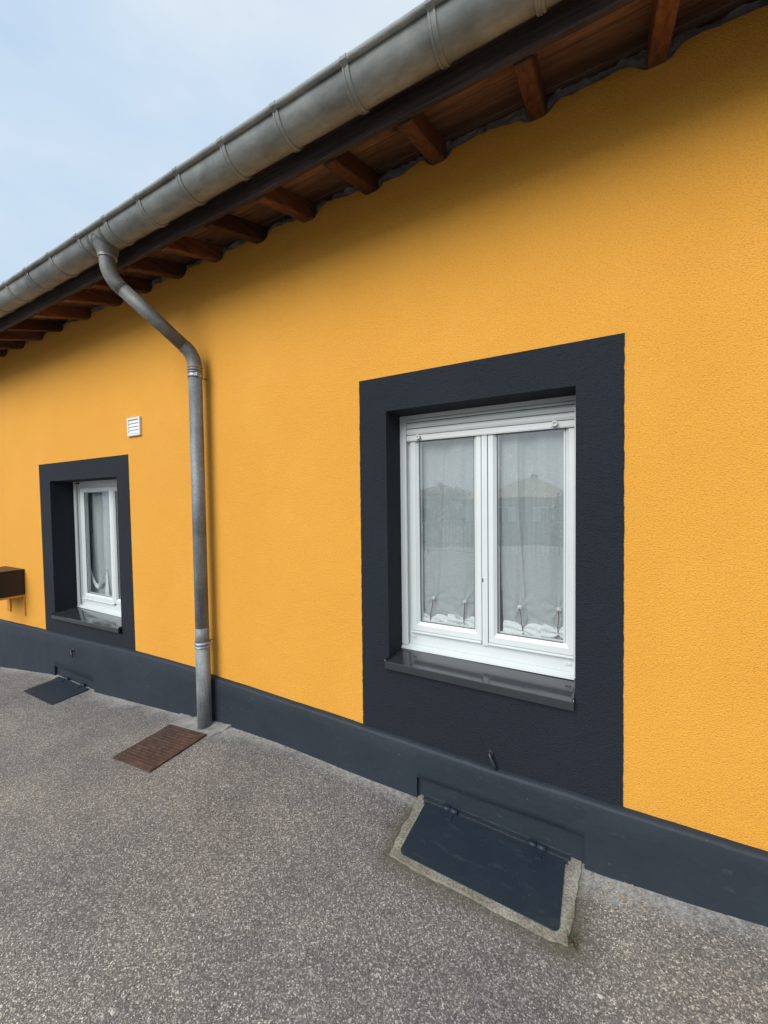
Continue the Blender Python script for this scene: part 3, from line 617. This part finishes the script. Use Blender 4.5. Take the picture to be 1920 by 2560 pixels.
# guide rails
for (a0, b0, dr) in ((-.9615, -.9255, 1), (-.0885, -.0980, -1)):
    mb = MB(); mb.prism([(.1545, -.805), (.152, -.801), (.152, z1), (.164, z1), (.164, -.805)], min(a0, b0), max(a0, b0))
    mb.box(min(a0, b0), max(a0, b0), .1755, .188, -.805, z1); mb.box(min(a0, a0 + dr * .008), max(a0, a0 + dr * .008), .164, .1755, -.805, z1)
    obj('guide_rail', mb, M['alu'], win)
mb = MB(); mb.box(-.925, -.0985, .156, .176, .4325, z1, .001); obj('top_rail', mb, M['alu'], win)
# roller shutter, lowered a little
zs_ = [.4325, .4145, .3815, .3465]; yv = .1592
mb = MB()
for za, zb in zip(zs_, zs_[1:]):
    P = []
    for k in range(9):
        t = k / 8; P.append((yv - .0035 * math.sin(math.pi * t) ** .7, za - .0019 - (za - zb - .0038) * t))
    P += [(yv + .0055, zb + .0019), (yv + .0055, za - .0019)]; mb.prism(P, -.9235, -.0970)
sh = obj('roller_shutter', mb, M['alu'], win)
mb = MB(); mb.box(-.9235, -.0970, yv + .0025, yv + .0050, .3455, .4325); obj('slat_joint', mb, M['gasket'], win)
mb = MB(); mb.box(-.9235, -.0970, yv - .0045, yv + .0052, .3180, .3445, .0012); mb.box(-.921, -.099, yv - .002, yv + .004, .3145, .318); obj('shutter_bottom_bar', mb, M['alu'], win)
def stop(x, z, y):
    mb = MB(); n = 18
    pr_ = [(.0000, .0125), (.0005, .0135), (.019, .0135), (.0210, .0122), (.0210, .0075), (.006, .0065), (.006, 0.0001)]
    rows = [[(x + math.cos(2 * math.pi * k / n) * r_, y - d, z + math.sin(2 * math.pi * k / n) * r_) for k in range(n)] for d, r_ in pr_]
    for A, B in zip(rows, rows[1:]):
        for k in range(n): mb.add([A[k], A[(k + 1) % n], B[(k + 1) % n], B[k]], [(0, 1, 2, 3)], True)
    return obj('shutter_stop', mb, M['alu'], win)
stop(-.851, .331, yv - .0045); stop(-.1785, .333, yv - .0045)
def draincap(x, z, w_=win, y=yF):
    mb = MB(); mb.box(x - .014, x + .014, y - .0065, y + .002, z - .0055, z + .0055, .0025); mb.box(x - .010, x + .010, y - .0075, y - .004, z + .001, z + .006, .001); return obj('drain_cap', mb, M['pvc'], w_)
draincap(-.902, -.760); draincap(-.1235, -.767)
# stepped sub sill below the frame
mb = MB(); mb.prism([(.178, -.8005), (.165, -.802), (.160, -.8055), (.157, -.8085), (.149, -.811), (.145, -.815), (.144, -.8245), (.15, -.8255), (.24, -.8255), (.24, -.8005)], -.9625, -.0885); obj('sub_sill', mb, M['pvc'], win)
def sill(parent, xa, xb, yf, zfa, zfb, yb, zb_a, zb_b, face):
    mb = MB(); t = .0025
    def lip(x, zf, zb): return [(x, yb, zb), (x, yf + .003, zf), (x, yf, zf - .0025), (x, yf, zf - face), (x, yf + .006, zf - face - .001)]
    A, B = lip(xa, zfa, zb_a), lip(xb, zfb, zb_b)
    for i in range(4): mb.quad(A[i], B[i], B[i + 1], A[i + 1])
    A2 = [(x, y + (.0015 if i > 1 else 0), z - (.0015 if i < 2 else 0)) for i, (x, y, z) in enumerate(A)]; B2 = [(x, y + (.0015 if i > 1 else 0), z - (.0015 if i < 2 else 0)) for i, (x, y, z) in enumerate(B)]
    for i in range(4): mb.quad(A2[i], B2[i], B2[i + 1], A2[i + 1])
    mb.quad(A[-1], B[-1], B2[-1], A2[-1])
    s_ = obj('window_sill', mb, M['sill'], parent)
    for x, zf, zb, sg in ((xa, zfa, zb_a, 1), (xb, zfb, zb_b, -1)):
        c = MB(); h = .0115
        P = [(yb - .002, zb - .004), (yb - .002, zb + h), (yf + .012, zf + h + .001), (yf + .002, zf + h - .003), (yf - .001, zf + h - .008), (yf - .001, zf - face - .003), (yf + .014, zf - face - .003), (yf + .014, zf - .01)]
        c.prism(P, x - .0012, x + .0012); c.prism([(yb - .002, zb + h - .0012), (yb - .002, zb + h + .0008), (yf + .012, zf + h + .0018), (yf + .012, zf + h - .0002)], x - .0012, x + .006 * sg)
        obj('end_cap', c, M['sill'], s_)
    mid = MB(); xm = (xa + xb) / 2
    return s_
sill(house, -.9745, -.0905, -.030, -.8385, -.8445, .145, -.8245, -.8285, .037)

# --- small window in its deeper reveal
mb = MB(); yF2 = .212
mb.ring(-4.605, -3.40, -1.018, .190, [(0, .275), (0, yF2), (.014, yF2), (.014, yF2 + .006), (.05, yF2 + .006), (.05, .275)])
mb.box(-4.604, -3.40, yF2 + .001, .272, -1.017, -.93)
win2 = obj('window', mb, M['pvc'], house)
yS2 = .205
sash(win2, -4.561, -3.985, -.943, .157, yS2, -4.514, -4.052, -.897, .111)
sash(win2, -3.980, -3.47, -.943, .157, yS2, -3.950, -3.53, -.897, .111)
mb = MB(); mb.prism([(yS2 - .010, -.943), (yS2 - .014, -.947), (yS2 - .014, -.952), (yS2, -.956), (yS2 + .02, -.956), (yS2 + .02, -.943)], -4.560, -3.986); obj('drip_rail', mb, M['pvc'], win2)
mb = MB(); mb.box(-3.9845, -3.9805, yS2 + .004, .24, -.96, .158); obj('sash_gap', mb, M['gasket'], win2)
mb = MB(); mb.box(-4.6435, -4.608, .186, .198, -1.036, .2185); mb.box(-4.6435, -4.633, .198, .208, -1.036, .2185); mb.box(-4.6435, -4.60, .208, .2115, -1.036, .2185); obj('guide_rail', mb, M['alu'], win2)
mb = MB(); mb.box(-4.607, -3.484, .192, .21, .186, .2185, .001); sb = obj('shutter_bottom_bar', mb, M['alu'], win2)
mb = MB(); mb.box(-4.585, -4.53, .178, .192, .193, .207, .003); obj('shutter_stop', mb, M['gasket'], win2)
mb = MB(); mb.prism([(.212, -1.0185), (.198, -1.020), (.194, -1.024), (.190, -1.028), (.184, -1.032), (.182, -1.046), (.19, -1.047), (.27, -1.047), (.27, -1.0185)], -4.644, -3.486); obj('sub_sill', mb, M['pvc'], win2)
draincap(-4.575, -.985, win2, yF2)
sill(house, -4.645, -3.475, -.035, -1.068, -1.036, .183, -1.050, -1.044, .034)

# ------------------------------------------------------------------ curtains behind the panes
def curtain(label, xl, xr, ztop, zbot, y, ties, seed, hookw=None, swag=True, folds=9, cat='curtain', gap=None):
    t = thing('curtain', ((xl(0) + xr) / 2, y, zbot), label, cat, 'curtains tied up at the hem')
    mb = MB(); nx, nzv = 90, 110
    for j in range(nzv + 1):
        v = j / nzv; z = ztop + (zbot - ztop) * v; a0 = xl(v)
        for i in range(nx + 1):
            u = i / nx; x = a0 + (xr - a0) * u
            yy = y + .006 * math.sin(2 * math.pi * (u * 2.1 + .30 * math.sin(1.7 * v + seed)) + seed) + .013 * nz_(x * 8, z * 1.1, seed) + .011 * nz_(x * 19, z * 1.3 + 3, seed) + .003 * nz_(x * 45, z * 3, seed) - .007 * math.exp(-((u - .33 - .05 * math.sin(3 * v + seed)) / .02) ** 2)
            for (hx, hz, bx_, bz) in ties:
                for px, pz, am in ((hx, hz, .007), (bx_, bz, .012)):
                    dx, dz = x - px, z - pz; d = math.hypot(dx, dz) + .004; an = math.atan2(dz, dx)
                    yy -= am * math.exp(-d / .055) * (1 + .9 * math.sin(an * 7 + seed))
                    if d < .12: x -= dx * .16 * math.exp(-d / .05)
            mb.v.append((x, max(yy, y - .022), z))
    for j in range(nzv):
        for i in range(nx): k = j * (nx + 1) + i; mb.f.append((k, k + 1, k + nx + 2, k + nx + 1)); mb.sm.append(True)
    obj('cloth', mb, M['sheer'], t, weld=False)
    for n_, (hx, hz, bx_, bz) in enumerate(ties):
        mb = MB(); yh = y - .024
        n = 16; pr_ = [(.0, .0105), (.003, .0105), (.004, .008), (.0035, .006), (.0035, .0035), (.0075, .003), (.0075, .0001)]
        rows = [[(hx + math.cos(2 * math.pi * k / n) * r_, yh + .002 - d, hz + math.sin(2 * math.pi * k / n) * r_) for k in range(n)] for d, r_ in pr_]
        for A, B in zip(rows, rows[1:]):
            for k in range(n): mb.add([A[k], A[(k + 1) % n], B[(k + 1) % n], B[k]], [(0, 1, 2, 3)], True)
        obj('suction_hook', mb, M['whiteplastic'] if hookw == n_ else M['clear'], t)
        mb = MB(); P = [(hx + (bx_ - hx) * q / 6 + .002 * math.sin(q), yh - .004 - .002 * math.sin(math.pi * q / 6), hz - .006 + (bz - hz + .006) * q / 6) for q in range(7)]; mb.tube(P, .0021, 8); obj('tie_cord', mb, M['cord'], t)
    if swag:
        mb = MB(); xa, xb = xl(1) + .004, xr - .003; nx, nn = 120, 36
        bxs = [b[2] for b in ties]
        for i in range(nx + 1):
            x = xa + (xb - xa) * i / nx; d = min(abs(x - b) for b in bxs); near = math.exp(-(d / .022) ** 2)
            bz = min(ties, key=lambda b: abs(x - b[2]))[3]
            half = .010 + .034 * (1 - math.exp(-d / .022)) ; zc = bz + .002 - .016 * min(1, d / .085)
            zc -= .002 * math.sin(x * 45 + seed)
            for j in range(nn + 1):
                a_ = math.pi * (-.5 + 1.0 * j / nn); sgn = 1 if x > min(bxs, key=lambda b: abs(b - x)) else -1
                ruff = .0030 * math.sin(j * .62 + sgn * d * 48 + seed * 2) + .0035 * nz_(x * 20, j * .22, seed)
                rr = half + ruff
                mb.v.append((x, y - .006 - (.016 + ruff * 1.6) * math.cos(a_) - .003 * near, zc + math.sin(a_) * rr))
        for i in range(nx):
            for j in range(nn): k = i * (nn + 1) + j; mb.f.append((k, k + 1, k + nn + 2, k + nn + 1)); mb.sm.append(True)
        obj('gathered_hem', mb, M['hem'], t, weld=False)
    return t
curtain('sheer white curtain behind the left pane of the large window, pinned by two clear hooks', lambda v: -.862 - .03 * v, -.545, .40, -.715, .232, [(-.797, -.543, -.814, -.669), (-.621, -.543, -.623, -.656)], 1.3)
curtain('sheer white curtain behind the right pane of the large window, with one opaque white hook', lambda v: -.447 + .004 * v + .024 * max(0, v - .35), -.120, .40, -.715, .232, [(-.343, -.537, -.326, -.652), (-.167, -.528, -.168, -.640)], 4.1, hookw=0)
# small window curtain: swept aside into one swag
t = thing('curtain', (-4.40, .28, -.93), 'sheer curtain looped into a hanging swag behind the small window', 'curtain', 'curtains tied up at the hem')
mb = MB(); nx, nv = 70, 90
for j in range(nv + 1):
    v = j / nv; z = .15 + (-.96 - .15) * v
    for i in range(nx + 1):
        u = i / nx; xl_ = -4.60 - .02 * v; x = xl_ + (-4.10 - xl_) * u; mb.v.append((x, .300 + .010 * math.sin(u * 24 + 2 * v) + .008 * nz_(x * 6, z * 2, 3), z))
for j in range(nv):
    for i in range(nx): k = j * (nx + 1) + i; mb.f.append((k, k + 1, k + nx + 2, k + nx + 1)); mb.sm.append(True)
obj('cloth', mb, M['sheer2'], t, weld=False)
mb = MB()
for i in range(61):
    u = i / 60; x = -4.60 + .33 * u; sg = math.sin(math.pi * u) ** 1.1; zt = -.612 - .175 * sg - .03 * u
    for j in range(25):
        v = j / 24; z = zt - (.012 + .050 * sg) * v; mb.v.append((x, .278 - .010 * math.sin(v * 9 + u * 2) * sg ** .5 - .004 * math.sin(v * 21), z))
for i in range(60):
    for j in range(24): k = i * 25 + j; mb.f.append((k, k + 1, k + 26, k + 25)); mb.sm.append(True)
obj('swag', mb, M['hem'], t, weld=False)
for xa, xb, wa, wb, za in ((-4.60, -4.54, .012, .10, -.612), (-4.268, -4.28, .012, .10, -.642)):
    mb = MB()
    for i in range(11):
        u = i / 10 - .5
        for j in range(17): v = j / 16; mb.v.append((xa + (xb - xa) * v + u * (wa + (wb - wa) * v), .284 - .007 * math.sin(u * 16) * v, za + (-.96 - za) * v))
    for i in range(10):
        for j in range(16): k = i * 17 + j; mb.f.append((k, k + 1, k + 18, k + 17)); mb.sm.append(True)
    obj('tail', mb, M['hem'], t, weld=False)

# ------------------------------------------------------------------ wall vent
v_ = MB(); x0, x1, z0, z1 = -3.283, -3.112, .524, .668
v_.ring(x0, x1, z0, z1, [(0, 0), (0, -.016), (.004, -.019), (.016, -.019), (.019, -.015), (.019, -.004)]); v_.box(x0 + .018, x1 - .018, -.0045, -.001, z0 + .018, z1 - .018)
vent = obj('wall_vent', v_, M['whiteplastic'], house)
for k in range(4):
    s_ = MB(); zt = z1 - .0205 - k * .0262; s_.prism([(-.006, zt), (-.009, zt), (-.0155, zt - .0238), (-.0145, zt - .0244), (-.006, zt - .0235)], x0 + .019, x1 - .019); obj('slat', s_, M['whiteplastic'], vent)

# ------------------------------------------------------------------ black wall box on orange brackets
bxo = thing('wall_box', (-5.52, -.13, -.945), 'black metal box fixed to the orange wall on two orange brackets', 'box')
mb = MB(); mb.box(-5.745, -5.292, -.33, -.004, -.945, -.690, .006); obj('body', mb, M['black'], bxo)
mb = MB(); mb.box(-5.752, -5.286, -.338, -.002, -.690, -.678, .003); obj('lid', mb, M['black'], bxo)
for x in (-5.337, -5.70):
    mb = MB(); mb.box(x - .042, x + .042, -.014, -.0005, -1.172, -.967, .0015); mb.box(x - .042, x + .042, -.200, -.0005, -.967, -.946, .0015); mb.prism([(-.0145, -.9665), (-.0145, -1.02), (-.02, -1.0), (-.035, -.980), (-.07, -.9665)], x - .003, x + .003); mb.tube([(x, -.0005, -1.15), (x, -.019, -1.15)], .007, 10)
    obj('bracket', mb, M['bracket_orange'], bxo)

# ------------------------------------------------------------------ shutter catches on the wall
def catch(x, y, z, label):
    t = thing('wall_hook', (x, y, z), label, 'wall hook', 'slate painted wall hooks')
    mb = MB(); n = 16
    pr_ = [(.0, .017), (.004, .016), (.008, .011), (.016, .0095), (.02, .006), (.02, .0001)]
    rows = [[(x + math.cos(2 * math.pi * k / n) * r_, y - d, z + math.sin(2 * math.pi * k / n) * r_ * 1.15) for k in range(n)] for d, r_ in pr_]
    for A, B in zip(rows, rows[1:]):
        for k in range(n): mb.add([A[k], A[(k + 1) % n], B[(k + 1) % n], B[k]], [(0, 1, 2, 3)], True)
    obj('boss', mb, M['ironpaint'], t)
    mb = MB(); P = [(x - .002, y - .017, z + .012), (x + .005, y - .02, z - .008), (x + .016, y - .023, z - .028), (x + .025, y - .024, z - .045), (x + .03, y - .024, z - .058)]
    mb.tube(P, [.006, .0078, .0095, .0075, .0015], 12); obj('tongue', mb, M['ironpaint'], t)
catch(-.438, -.0035, -1.178, 'slate painted wall hook below the large window sill')
catch(-4.245, -.030, -1.345, 'slate painted wall hook on the plinth below the small window')

# ------------------------------------------------------------------ cellar hatches, drain cover, cement
def plate(name, pts, zf, th, mat, parent, sub=.03, drop=.02):
    """flat polygon (list of x, y) draped on zf(x, y), with a rim"""
    import bmesh
    bm = bmesh.new(); vs = [bm.verts.new((x, y, 0)) for x, y in pts]; f = bm.faces.new(vs)
    bmesh.ops.triangulate(bm, faces=[f])
    L = bm.edges[:]
    for _ in range(4):
        e_ = [e for e in bm.edges if e.calc_length() > sub]
        if not e_: break
        bmesh.ops.subdivide_edges(bm, edges=e_, cuts=1); bmesh.ops.triangulate(bm, faces=bm.faces[:])
    for v in bm.verts: v.co.z = zf(v.co.x, v.co.y) + th
    ext = bmesh.ops.extrude_edge_only(bm, edges=[e for e in bm.edges if e.is_boundary])
    for v in ext['geom']:
        if isinstance(v, bmesh.types.BMVert): v.co.z -= drop
    bm.verts.index_update(); mb = MB(); mb.add([v.co[:] for v in bm.verts], [[v.index for v in f.verts] for f in bm.faces]); bm.free()
    return obj(name, mb, mat, parent)
def rounded(x0, x1, y0, y1, r, n=6, back=.003):
    P = []
    for cx, cy, a0, rr in ((x1 - r, y0 + r, -90, r), (x1 - back, y1 - back, 0, back), (x0 + back, y1 - back, 90, back), (x0 + r, y0 + r, 180, r)):
        for i in range(n + 1): a_ = R(a0 + 90 * i / n); P.append((cx + rr * math.cos(a_), cy + rr * math.sin(a_)))
    return P
def wob_poly(P, d, amp, seed):
    o = []
    for (xa, ya), (xb, yb) in zip(P, P[1:] + P[:1]):
        n = max(1, int(math.hypot(xb - xa, yb - ya) / d))
        for i in range(n): t_ = i / n; x = xa + (xb - xa) * t_; y = ya + (yb - ya) * t_; o.append((x + amp * nz_(x * 22, y * 22, seed), y + amp * nz_(x * 22, y * 22, seed + 9)))
    return o
hz = lambda x, y: G0(x, y) + .0
def hinge(t, x, y, zf, s=1.0):
    mb = MB(); z = zf(x, y)
    mb.tube([(x - .036 * s, y + .008, z + .021), (x - .001, y + .008, z + .021)], .0105 * s, 16); mb.tube([(x + .001, y + .007, z + .021), (x + .036 * s, y + .007, z + .020)], .0115 * s, 16)
    mb.box(x - .033 * s, x - .004 * s, y + .010, y + .044, z + .018, z + .022, .001); mb.box(x - .004 * s, x + .024 * s, y - .050 * s, y + .004, z + .0150, z + .0178, .001)
    for q in (.018, .040): mb.tube([(x + .010 * s, y - q * s, z + .017), (x + .010 * s, y - q * s, z + .0190)], .003, 8)
    return obj('hinge', mb, M['lid'], t)
# big hatch
t = thing('cellar_hatch', (-.43, -.2, -1.515), 'large slate painted cellar hatch lid in a raised cement curb', 'cellar hatch', 'slate painted cellar hatches')
curb = wob_poly([(-.790, -.012), (-.757, -.012), (-.755, -.058), (-.110, -.058), (-.108, -.012), (-.060, -.012), (-.072, -.20), (-.090, -.364), (-.16, -.372), (-.45, -.370), (-.70, -.374), (-.778, -.366), (-.786, -.2)], .014, .008, 2)
plate('cement_curb', curb, lambda x, y: hz(x, y) + .002 * nz_(x * 12, y * 12, 2), .010, M['cement'], t, .03, .05)
plate('lid', rounded(-.744, -.119, -.345, -.050, .022), lambda x, y: hz(x, y) + .0012 * nz_(x * 3, y * 4), .0165, M['lid'], t, .05, .0045)
hinge(t, -.622, -.050, hz, 1.0); hinge(t, -.232, -.048, hz, 1.0)
mb = MB(); xs_ = steps(-.765, -.10, .015)
for a0, b0 in zip(xs_, xs_[1:]):   # dark joint behind the lid
    f_ = lambda x: (x, -.066, hz(x, -.04) + .006); g__ = lambda x: (x, -.030, hz(x, -.02) + .007); mb.quad(f_(a0), f_(b0), g__(b0), g__(a0))
obj('back_joint', mb, M['gasket'], t)
mb = MB()
for a0, b0 in zip(xs_, xs_[1:]):   # painted mortar fillet against the plinth
    q0, q1 = [[(x, -.038 + .005 * nz_(x * 30) + .003 * nz_(x * 90), hz(x, -.03) + .011), (x, -.034 + .005 * nz_(x * 30), hz(x, -.03) + .0135), (x, -.012, hz(x, -.01) + .0145 + .003 * nz_(x * 20, 5)), (x, -.004, hz(x, 0) + .019)] for x in (a0, b0)]
    for k in range(3): mb.quad(q0[k], q1[k], q1[k + 1], q0[k + 1])
obj('painted_fillet', mb, M['plinth'], t)
# small hatch
t = thing('cellar_hatch', (-4.25, -.17, -1.67), 'smaller slate painted hatch lid flush with the pavement, under the small window', 'cellar hatch', 'slate painted cellar hatches')
plate('lid', wob_poly(rounded(-4.533, -3.985, -.305, -.034, .016), .03, .002, 4), lambda x, y: G(x, y), .006, M['lid'], t, .05, .012)
hinge(t, -4.405, -.034, lambda x, y: hz(x, y) - .004, .9); hinge(t, -4.115, -.030, lambda x, y: hz(x, y) - .004, .9)
mb = MB(); mb.box(-4.37, -4.09, -.038, -.028, -1.67, -1.653); obj('back_joint', mb, M['gasket'], t)
# drain cover
t = thing('drain_cover', (-2.42, -.34, -1.53), 'rusty cast iron drain cover in the pavement beside the downpipe', 'drain cover')
gx0_, gx1_, gy0, gy1 = -2.612, -2.228, -.528, -.160
plate('lid', [(gx0_ + .012, gy0 + .012), (gx1_ - .012, gy0 + .012), (gx1_ - .012, gy1 - .012), (gx0_ + .012, gy1 - .012)], G0, .0095, M['rust'], t, .05, .02)
mb = MB(); n = 15
for i in range(n):
    for j in range(n):
        if 6 <= i <= 8 and j == 7: continue
        cx = gx0_ + .02 + (gx1_ - gx0_ - .04) * (i + .5) / n; cy = gy0 + .02 + (gy1 - gy0 - .04) * (j + .5) / n; z = G0(cx, cy) + .0095; h_ = .0040 + .0010 * nz_(i * 3.1, j * 2.7)
        a_ = .0088; b_ = .0075; mb.add([(cx - a_, cy - b_, z), (cx + a_, cy - b_, z), (cx + a_, cy + b_, z), (cx - a_, cy + b_, z), (cx - a_ * .7, cy - b_ * .7, z + h_), (cx + a_ * .7, cy - b_ * .7, z + h_), (cx + a_ * .7, cy + b_ * .7, z + h_), (cx - a_ * .7, cy + b_ * .7, z + h_)], [(0, 1, 5, 4), (1, 2, 6, 5), (2, 3, 7, 6), (3, 0, 4, 7), (4, 5, 6, 7)])
obj('raised_studs', mb, M['rust'], t)
mb = MB()
for p in ((gx0_, gx1_, gy0, gy0 + .009), (gx0_, gx1_, gy1 - .009, gy1), (gx0_, gx0_ + .009, gy0 + .0095, gy1 - .0095), (gx1_ - .009, gx1_, gy0 + .0095, gy1 - .0095)):
    xa, xb, ya, yb = p; mb.add([(x, y, G0(x, y) + dz) for x in (xa, xb) for y in (ya, yb) for dz in (-.03, .0105)], [(0, 1, 3, 2), (4, 6, 7, 5), (0, 4, 5, 1), (2, 3, 7, 6), (0, 2, 6, 4), (1, 5, 7, 3)])
obj('frame', mb, M['rust'], t)
tag(plate('cement_patch', wob_poly([(-2.69, -.026), (-2.64, -.145), (-2.42, -.157), (-2.215, -.157), (-2.19, -.165), (-2.17, -.10), (-2.15, -.026)], .02, .012, 6), lambda x, y: G(x, y) + .004 * nz_(x * 15, y * 15), .004, M['cement2'], None, .02, .03), 'patch of pale smoothed cement round the foot of the downpipe', 'cement patch')

# weed at the corner of the curb
mb = MB()
for k in range(26):
    a_ = random.uniform(0, 6.28); L = random.uniform(.018, .042); el = random.uniform(.25, 1.2); bx_, by_ = -.078 + random.uniform(-.012, .012), -.335 + random.uniform(-.02, .02); z = G0(bx_, by_)
    d = Vector((math.cos(a_) * math.cos(el), math.sin(a_) * math.cos(el), math.sin(el))); s_ = Vector((-math.sin(a_), math.cos(a_), 0)) * random.uniform(.0018, .0035); b_ = Vector((bx_, by_, z))
    mb.add([b_, b_ + d * L * .5 + s_, b_ + d * L - Vector((0, 0, .006)), b_ + d * L * .5 - s_], [(0, 1, 2, 3)])
tag(obj('weed', mb, M['weed'], weld=False), 'small reddish green weed growing at the corner of the cement curb', 'weed')
# flakes of orange paint and pale stone chips lying on the pavement
def chips(name, spots, mat, label, cat, seed):
    mb = MB(); rnd = random.Random(seed)
    for x, y, r_ in spots:
        n = 8; z = G(x, y) + .0015; ph = rnd.uniform(0, 6); c = [(x + math.cos(ph + 6.283 * i / n) * r_ * rnd.uniform(.6, 1.2), y + math.sin(ph + 6.283 * i / n) * r_ * rnd.uniform(.4, 1.0), z) for i in range(n)]
        mb.add(c + [(x, y, z + r_ * .35)], [(i, (i + 1) % n, n) for i in range(n)], False)
    return tag(obj(name, mb, mat, weld=False), label, cat, kind='stuff')
rnd = random.Random(3)
chips('paint_flakes', [(.09 + rnd.gauss(0, .035), -.075 + rnd.gauss(0, .03), rnd.uniform(.0018, .0042)) for _ in range(26)] + [(rnd.uniform(-1.2, .3), rnd.uniform(-.16, -.045), rnd.uniform(.0015, .003)) for _ in range(26)] + [(rnd.uniform(-4, -2.2), rnd.uniform(-.12, -.045), rnd.uniform(.002, .004)) for _ in range(20)], M['paintdrip'], 'orange paint flakes dropped beside the plinth', 'paint flakes', 1)
chips('stone_chips', [(-1.317, -.905, .007), (-1.234, -.943, .008), (-.994, -.992, .006), (-1.292, -1.196, .011), (.007, -.457, .010), (.217, -.323, .007), (-1.612, -1.35, .009)] + [(rnd.uniform(-3.5, .6), rnd.uniform(-1.5, -.1), rnd.uniform(.002, .0048)) for _ in range(150)], M['chip'], 'loose pale stone chips on the pavement', 'stone chips', 2)

# ------------------------------------------------------------------ across the yard (seen mirrored in the panes)
def nb_house(x0, x1, y0, y1, zb, ze, zr, wall, roof, label):
    t = thing('neighbour_house', ((x0 + x1) / 2, (y0 + y1) / 2, zb), label, 'house', 'houses across the yard')
    mb = MB(); mb.box(x0, x1, y0, y1, zb, ze); obj('wall', mb, wall, t)
    mb = MB(); o_ = .4; ym = (y0 + y1) / 2; hx = min((y1 - y0) / 2, (x1 - x0) / 2 * .9)
    A = [(x0 - o_, y0 - o_, ze), (x1 + o_, y0 - o_, ze), (x1 + o_, y1 + o_, ze), (x0 - o_, y1 + o_, ze), (x0 + hx, ym, zr), (x1 - hx, ym, zr)]
    mb.add(A, [(0, 1, 5, 4), (1, 2, 5), (2, 3, 4, 5), (3, 0, 4), (0, 3, 2, 1)]); rf = obj('roof', mb, roof, t)
    mb = MB(); mb.box(x0 + hx + .3, x0 + hx + .8, ym - .2, ym + .2, zr - .4, zr + .25); mb.box(x0 + hx + .37, x0 + hx + .5, ym - .07, ym + .07, zr + .25, zr + .4); obj('chimney', mb, M['greywall'], rf)
    n = int((x1 - x0) / 2.6)
    for i in range(n):
        cx = x0 + (x1 - x0) * (i + .5) / n
        f = MB(); f.ring(cx - .5, cx + .5, ze - 2.0, ze - .75, [(0, y1), (0, y1 + .05), (.07, y1 + .05), (.07, y1 + .01)]); f.box(cx - .03, cx + .03, y1 + .005, y1 + .04, ze - 1.93, ze - .82); fo = obj('window', f, M['pvc'], t)
        f = MB(); f.box(cx - .43, cx + .43, y1 + .004, y1 + .008, ze - 1.93, ze - .82); obj('pane', f, M['darkwin'], fo)
        for sx_ in (-.78, .78): f = MB(); f.box(cx + sx_ - .24, cx + sx_ + .24, y1 + .003, y1 + .045, ze - 2.0, ze - .75); obj('shutter', f, M['shutterblue'], t)
    return t
nb_house(-8.4, -1.9, -38, -30, -4.2, .05, 1.75, M['greywall'], M['strawtile'], 'grey walled house with straw coloured hipped roof across the yard')
nb_house(-19.5, -10.2, -42, -34, -4.2, -.1, 1.5, M['cream'], M['tile'], 'cream house with red clay hipped roof across the yard')
nb_house(-1.2, 9.5, -33, -26, -4.0, .9, 1.9, M['cream'], M['tile'], 'taller cream house under a clay roof, furthest right across the yard')
nb_house(-34, -22, -40, -31, -4.2, .3, 2.1, M['greywall'], M['tile'], 'grey house with red clay roof at the far end of the yard')
def tree(x, y, zb, h, rr, label, seed):
    rnd = random.Random(seed); t = thing('tree', (x, y, zb), label, 'tree', 'trees across the yard')
    mb = MB(); mb.tube([(x, y, zb), (x + .1, y, zb + h * .3), (x - .05, y + .1, zb + h * .6), (x, y, zb + h * .8)], [.16, .13, .09, .04], 10)
    for k in range(7): a_ = rnd.uniform(0, 6.28); z0_ = zb + h * rnd.uniform(.3, .6); mb.tube([(x, y, z0_), (x + math.cos(a_) * rr * .45, y + math.sin(a_) * rr * .45, z0_ + h * .13), (x + math.cos(a_) * rr * .8, y + math.sin(a_) * rr * .8, z0_ + h * .24)], [.06, .04, .015], 6)
    obj('trunk', mb, M['fascia'], t)
    mb = MB(); cl = [(rnd.gauss(0, rr * .42), rnd.gauss(0, rr * .42), rnd.uniform(-.42, .42) * h * .6) for _ in range(22)]
    for k in range(2600):
        c = rnd.choice(cl); p = Vector((x + c[0] + rnd.gauss(0, rr * .17), y + c[1] + rnd.gauss(0, rr * .17), zb + h * .68 + c[2] + rnd.gauss(0, rr * .14))); u = Vector((rnd.gauss(0, 1), rnd.gauss(0, 1), rnd.gauss(0, 1))).normalized(); v = u.orthogonal().normalized(); s_ = rnd.uniform(.06, .13)
        mb.add([p - u * s_, p + v * s_ * .6, p + u * s_, p - v * s_ * .6], [(0, 1, 2, 3)])
    obj('crown', mb, M['hedge'], t, weld=False)
tree(-9.2, -22, -3.4, 4.0, 1.5, 'round green tree between the straw roofed house and the cream house', 3)
tree(-1.2, -20, -3.3, 3.6, 1.3, 'small green tree in front of the taller cream house', 5)
tree(-14.5, -24, -3.5, 4.3, 1.7, 'broad green tree in front of the red roofed cream house', 9)
t = thing('railing', (-2, -10, -1.95), 'dark steel railing with slim upright bars along the yard', 'railing')
mb = MB(); zr_ = -.72
mb.box(-9, 7, -10.02, -9.98, zr_ - .03, zr_, .004); mb.box(-9, 7, -10.015, -9.985, zr_ - .98, zr_ - .95); obj('rail', mb, M['railing'], t)
mb = MB()
for i in range(int(16 / .125)): mb.box(-9 + i * .125 - .008, -9 + i * .125 + .008, -10.008, -9.992, zr_ - .95, zr_ - .03)
tag(obj('bars', mb, M['railing'], t), kind='stuff')
for i in range(9): mb = MB(); x = -8.96 + i * 1.99; mb.box(x - .025, x + .025, -10.05, -9.95 + .0, G0(x, -10) - .1, zr_ - .031); obj('post', mb, M['railing'], t)
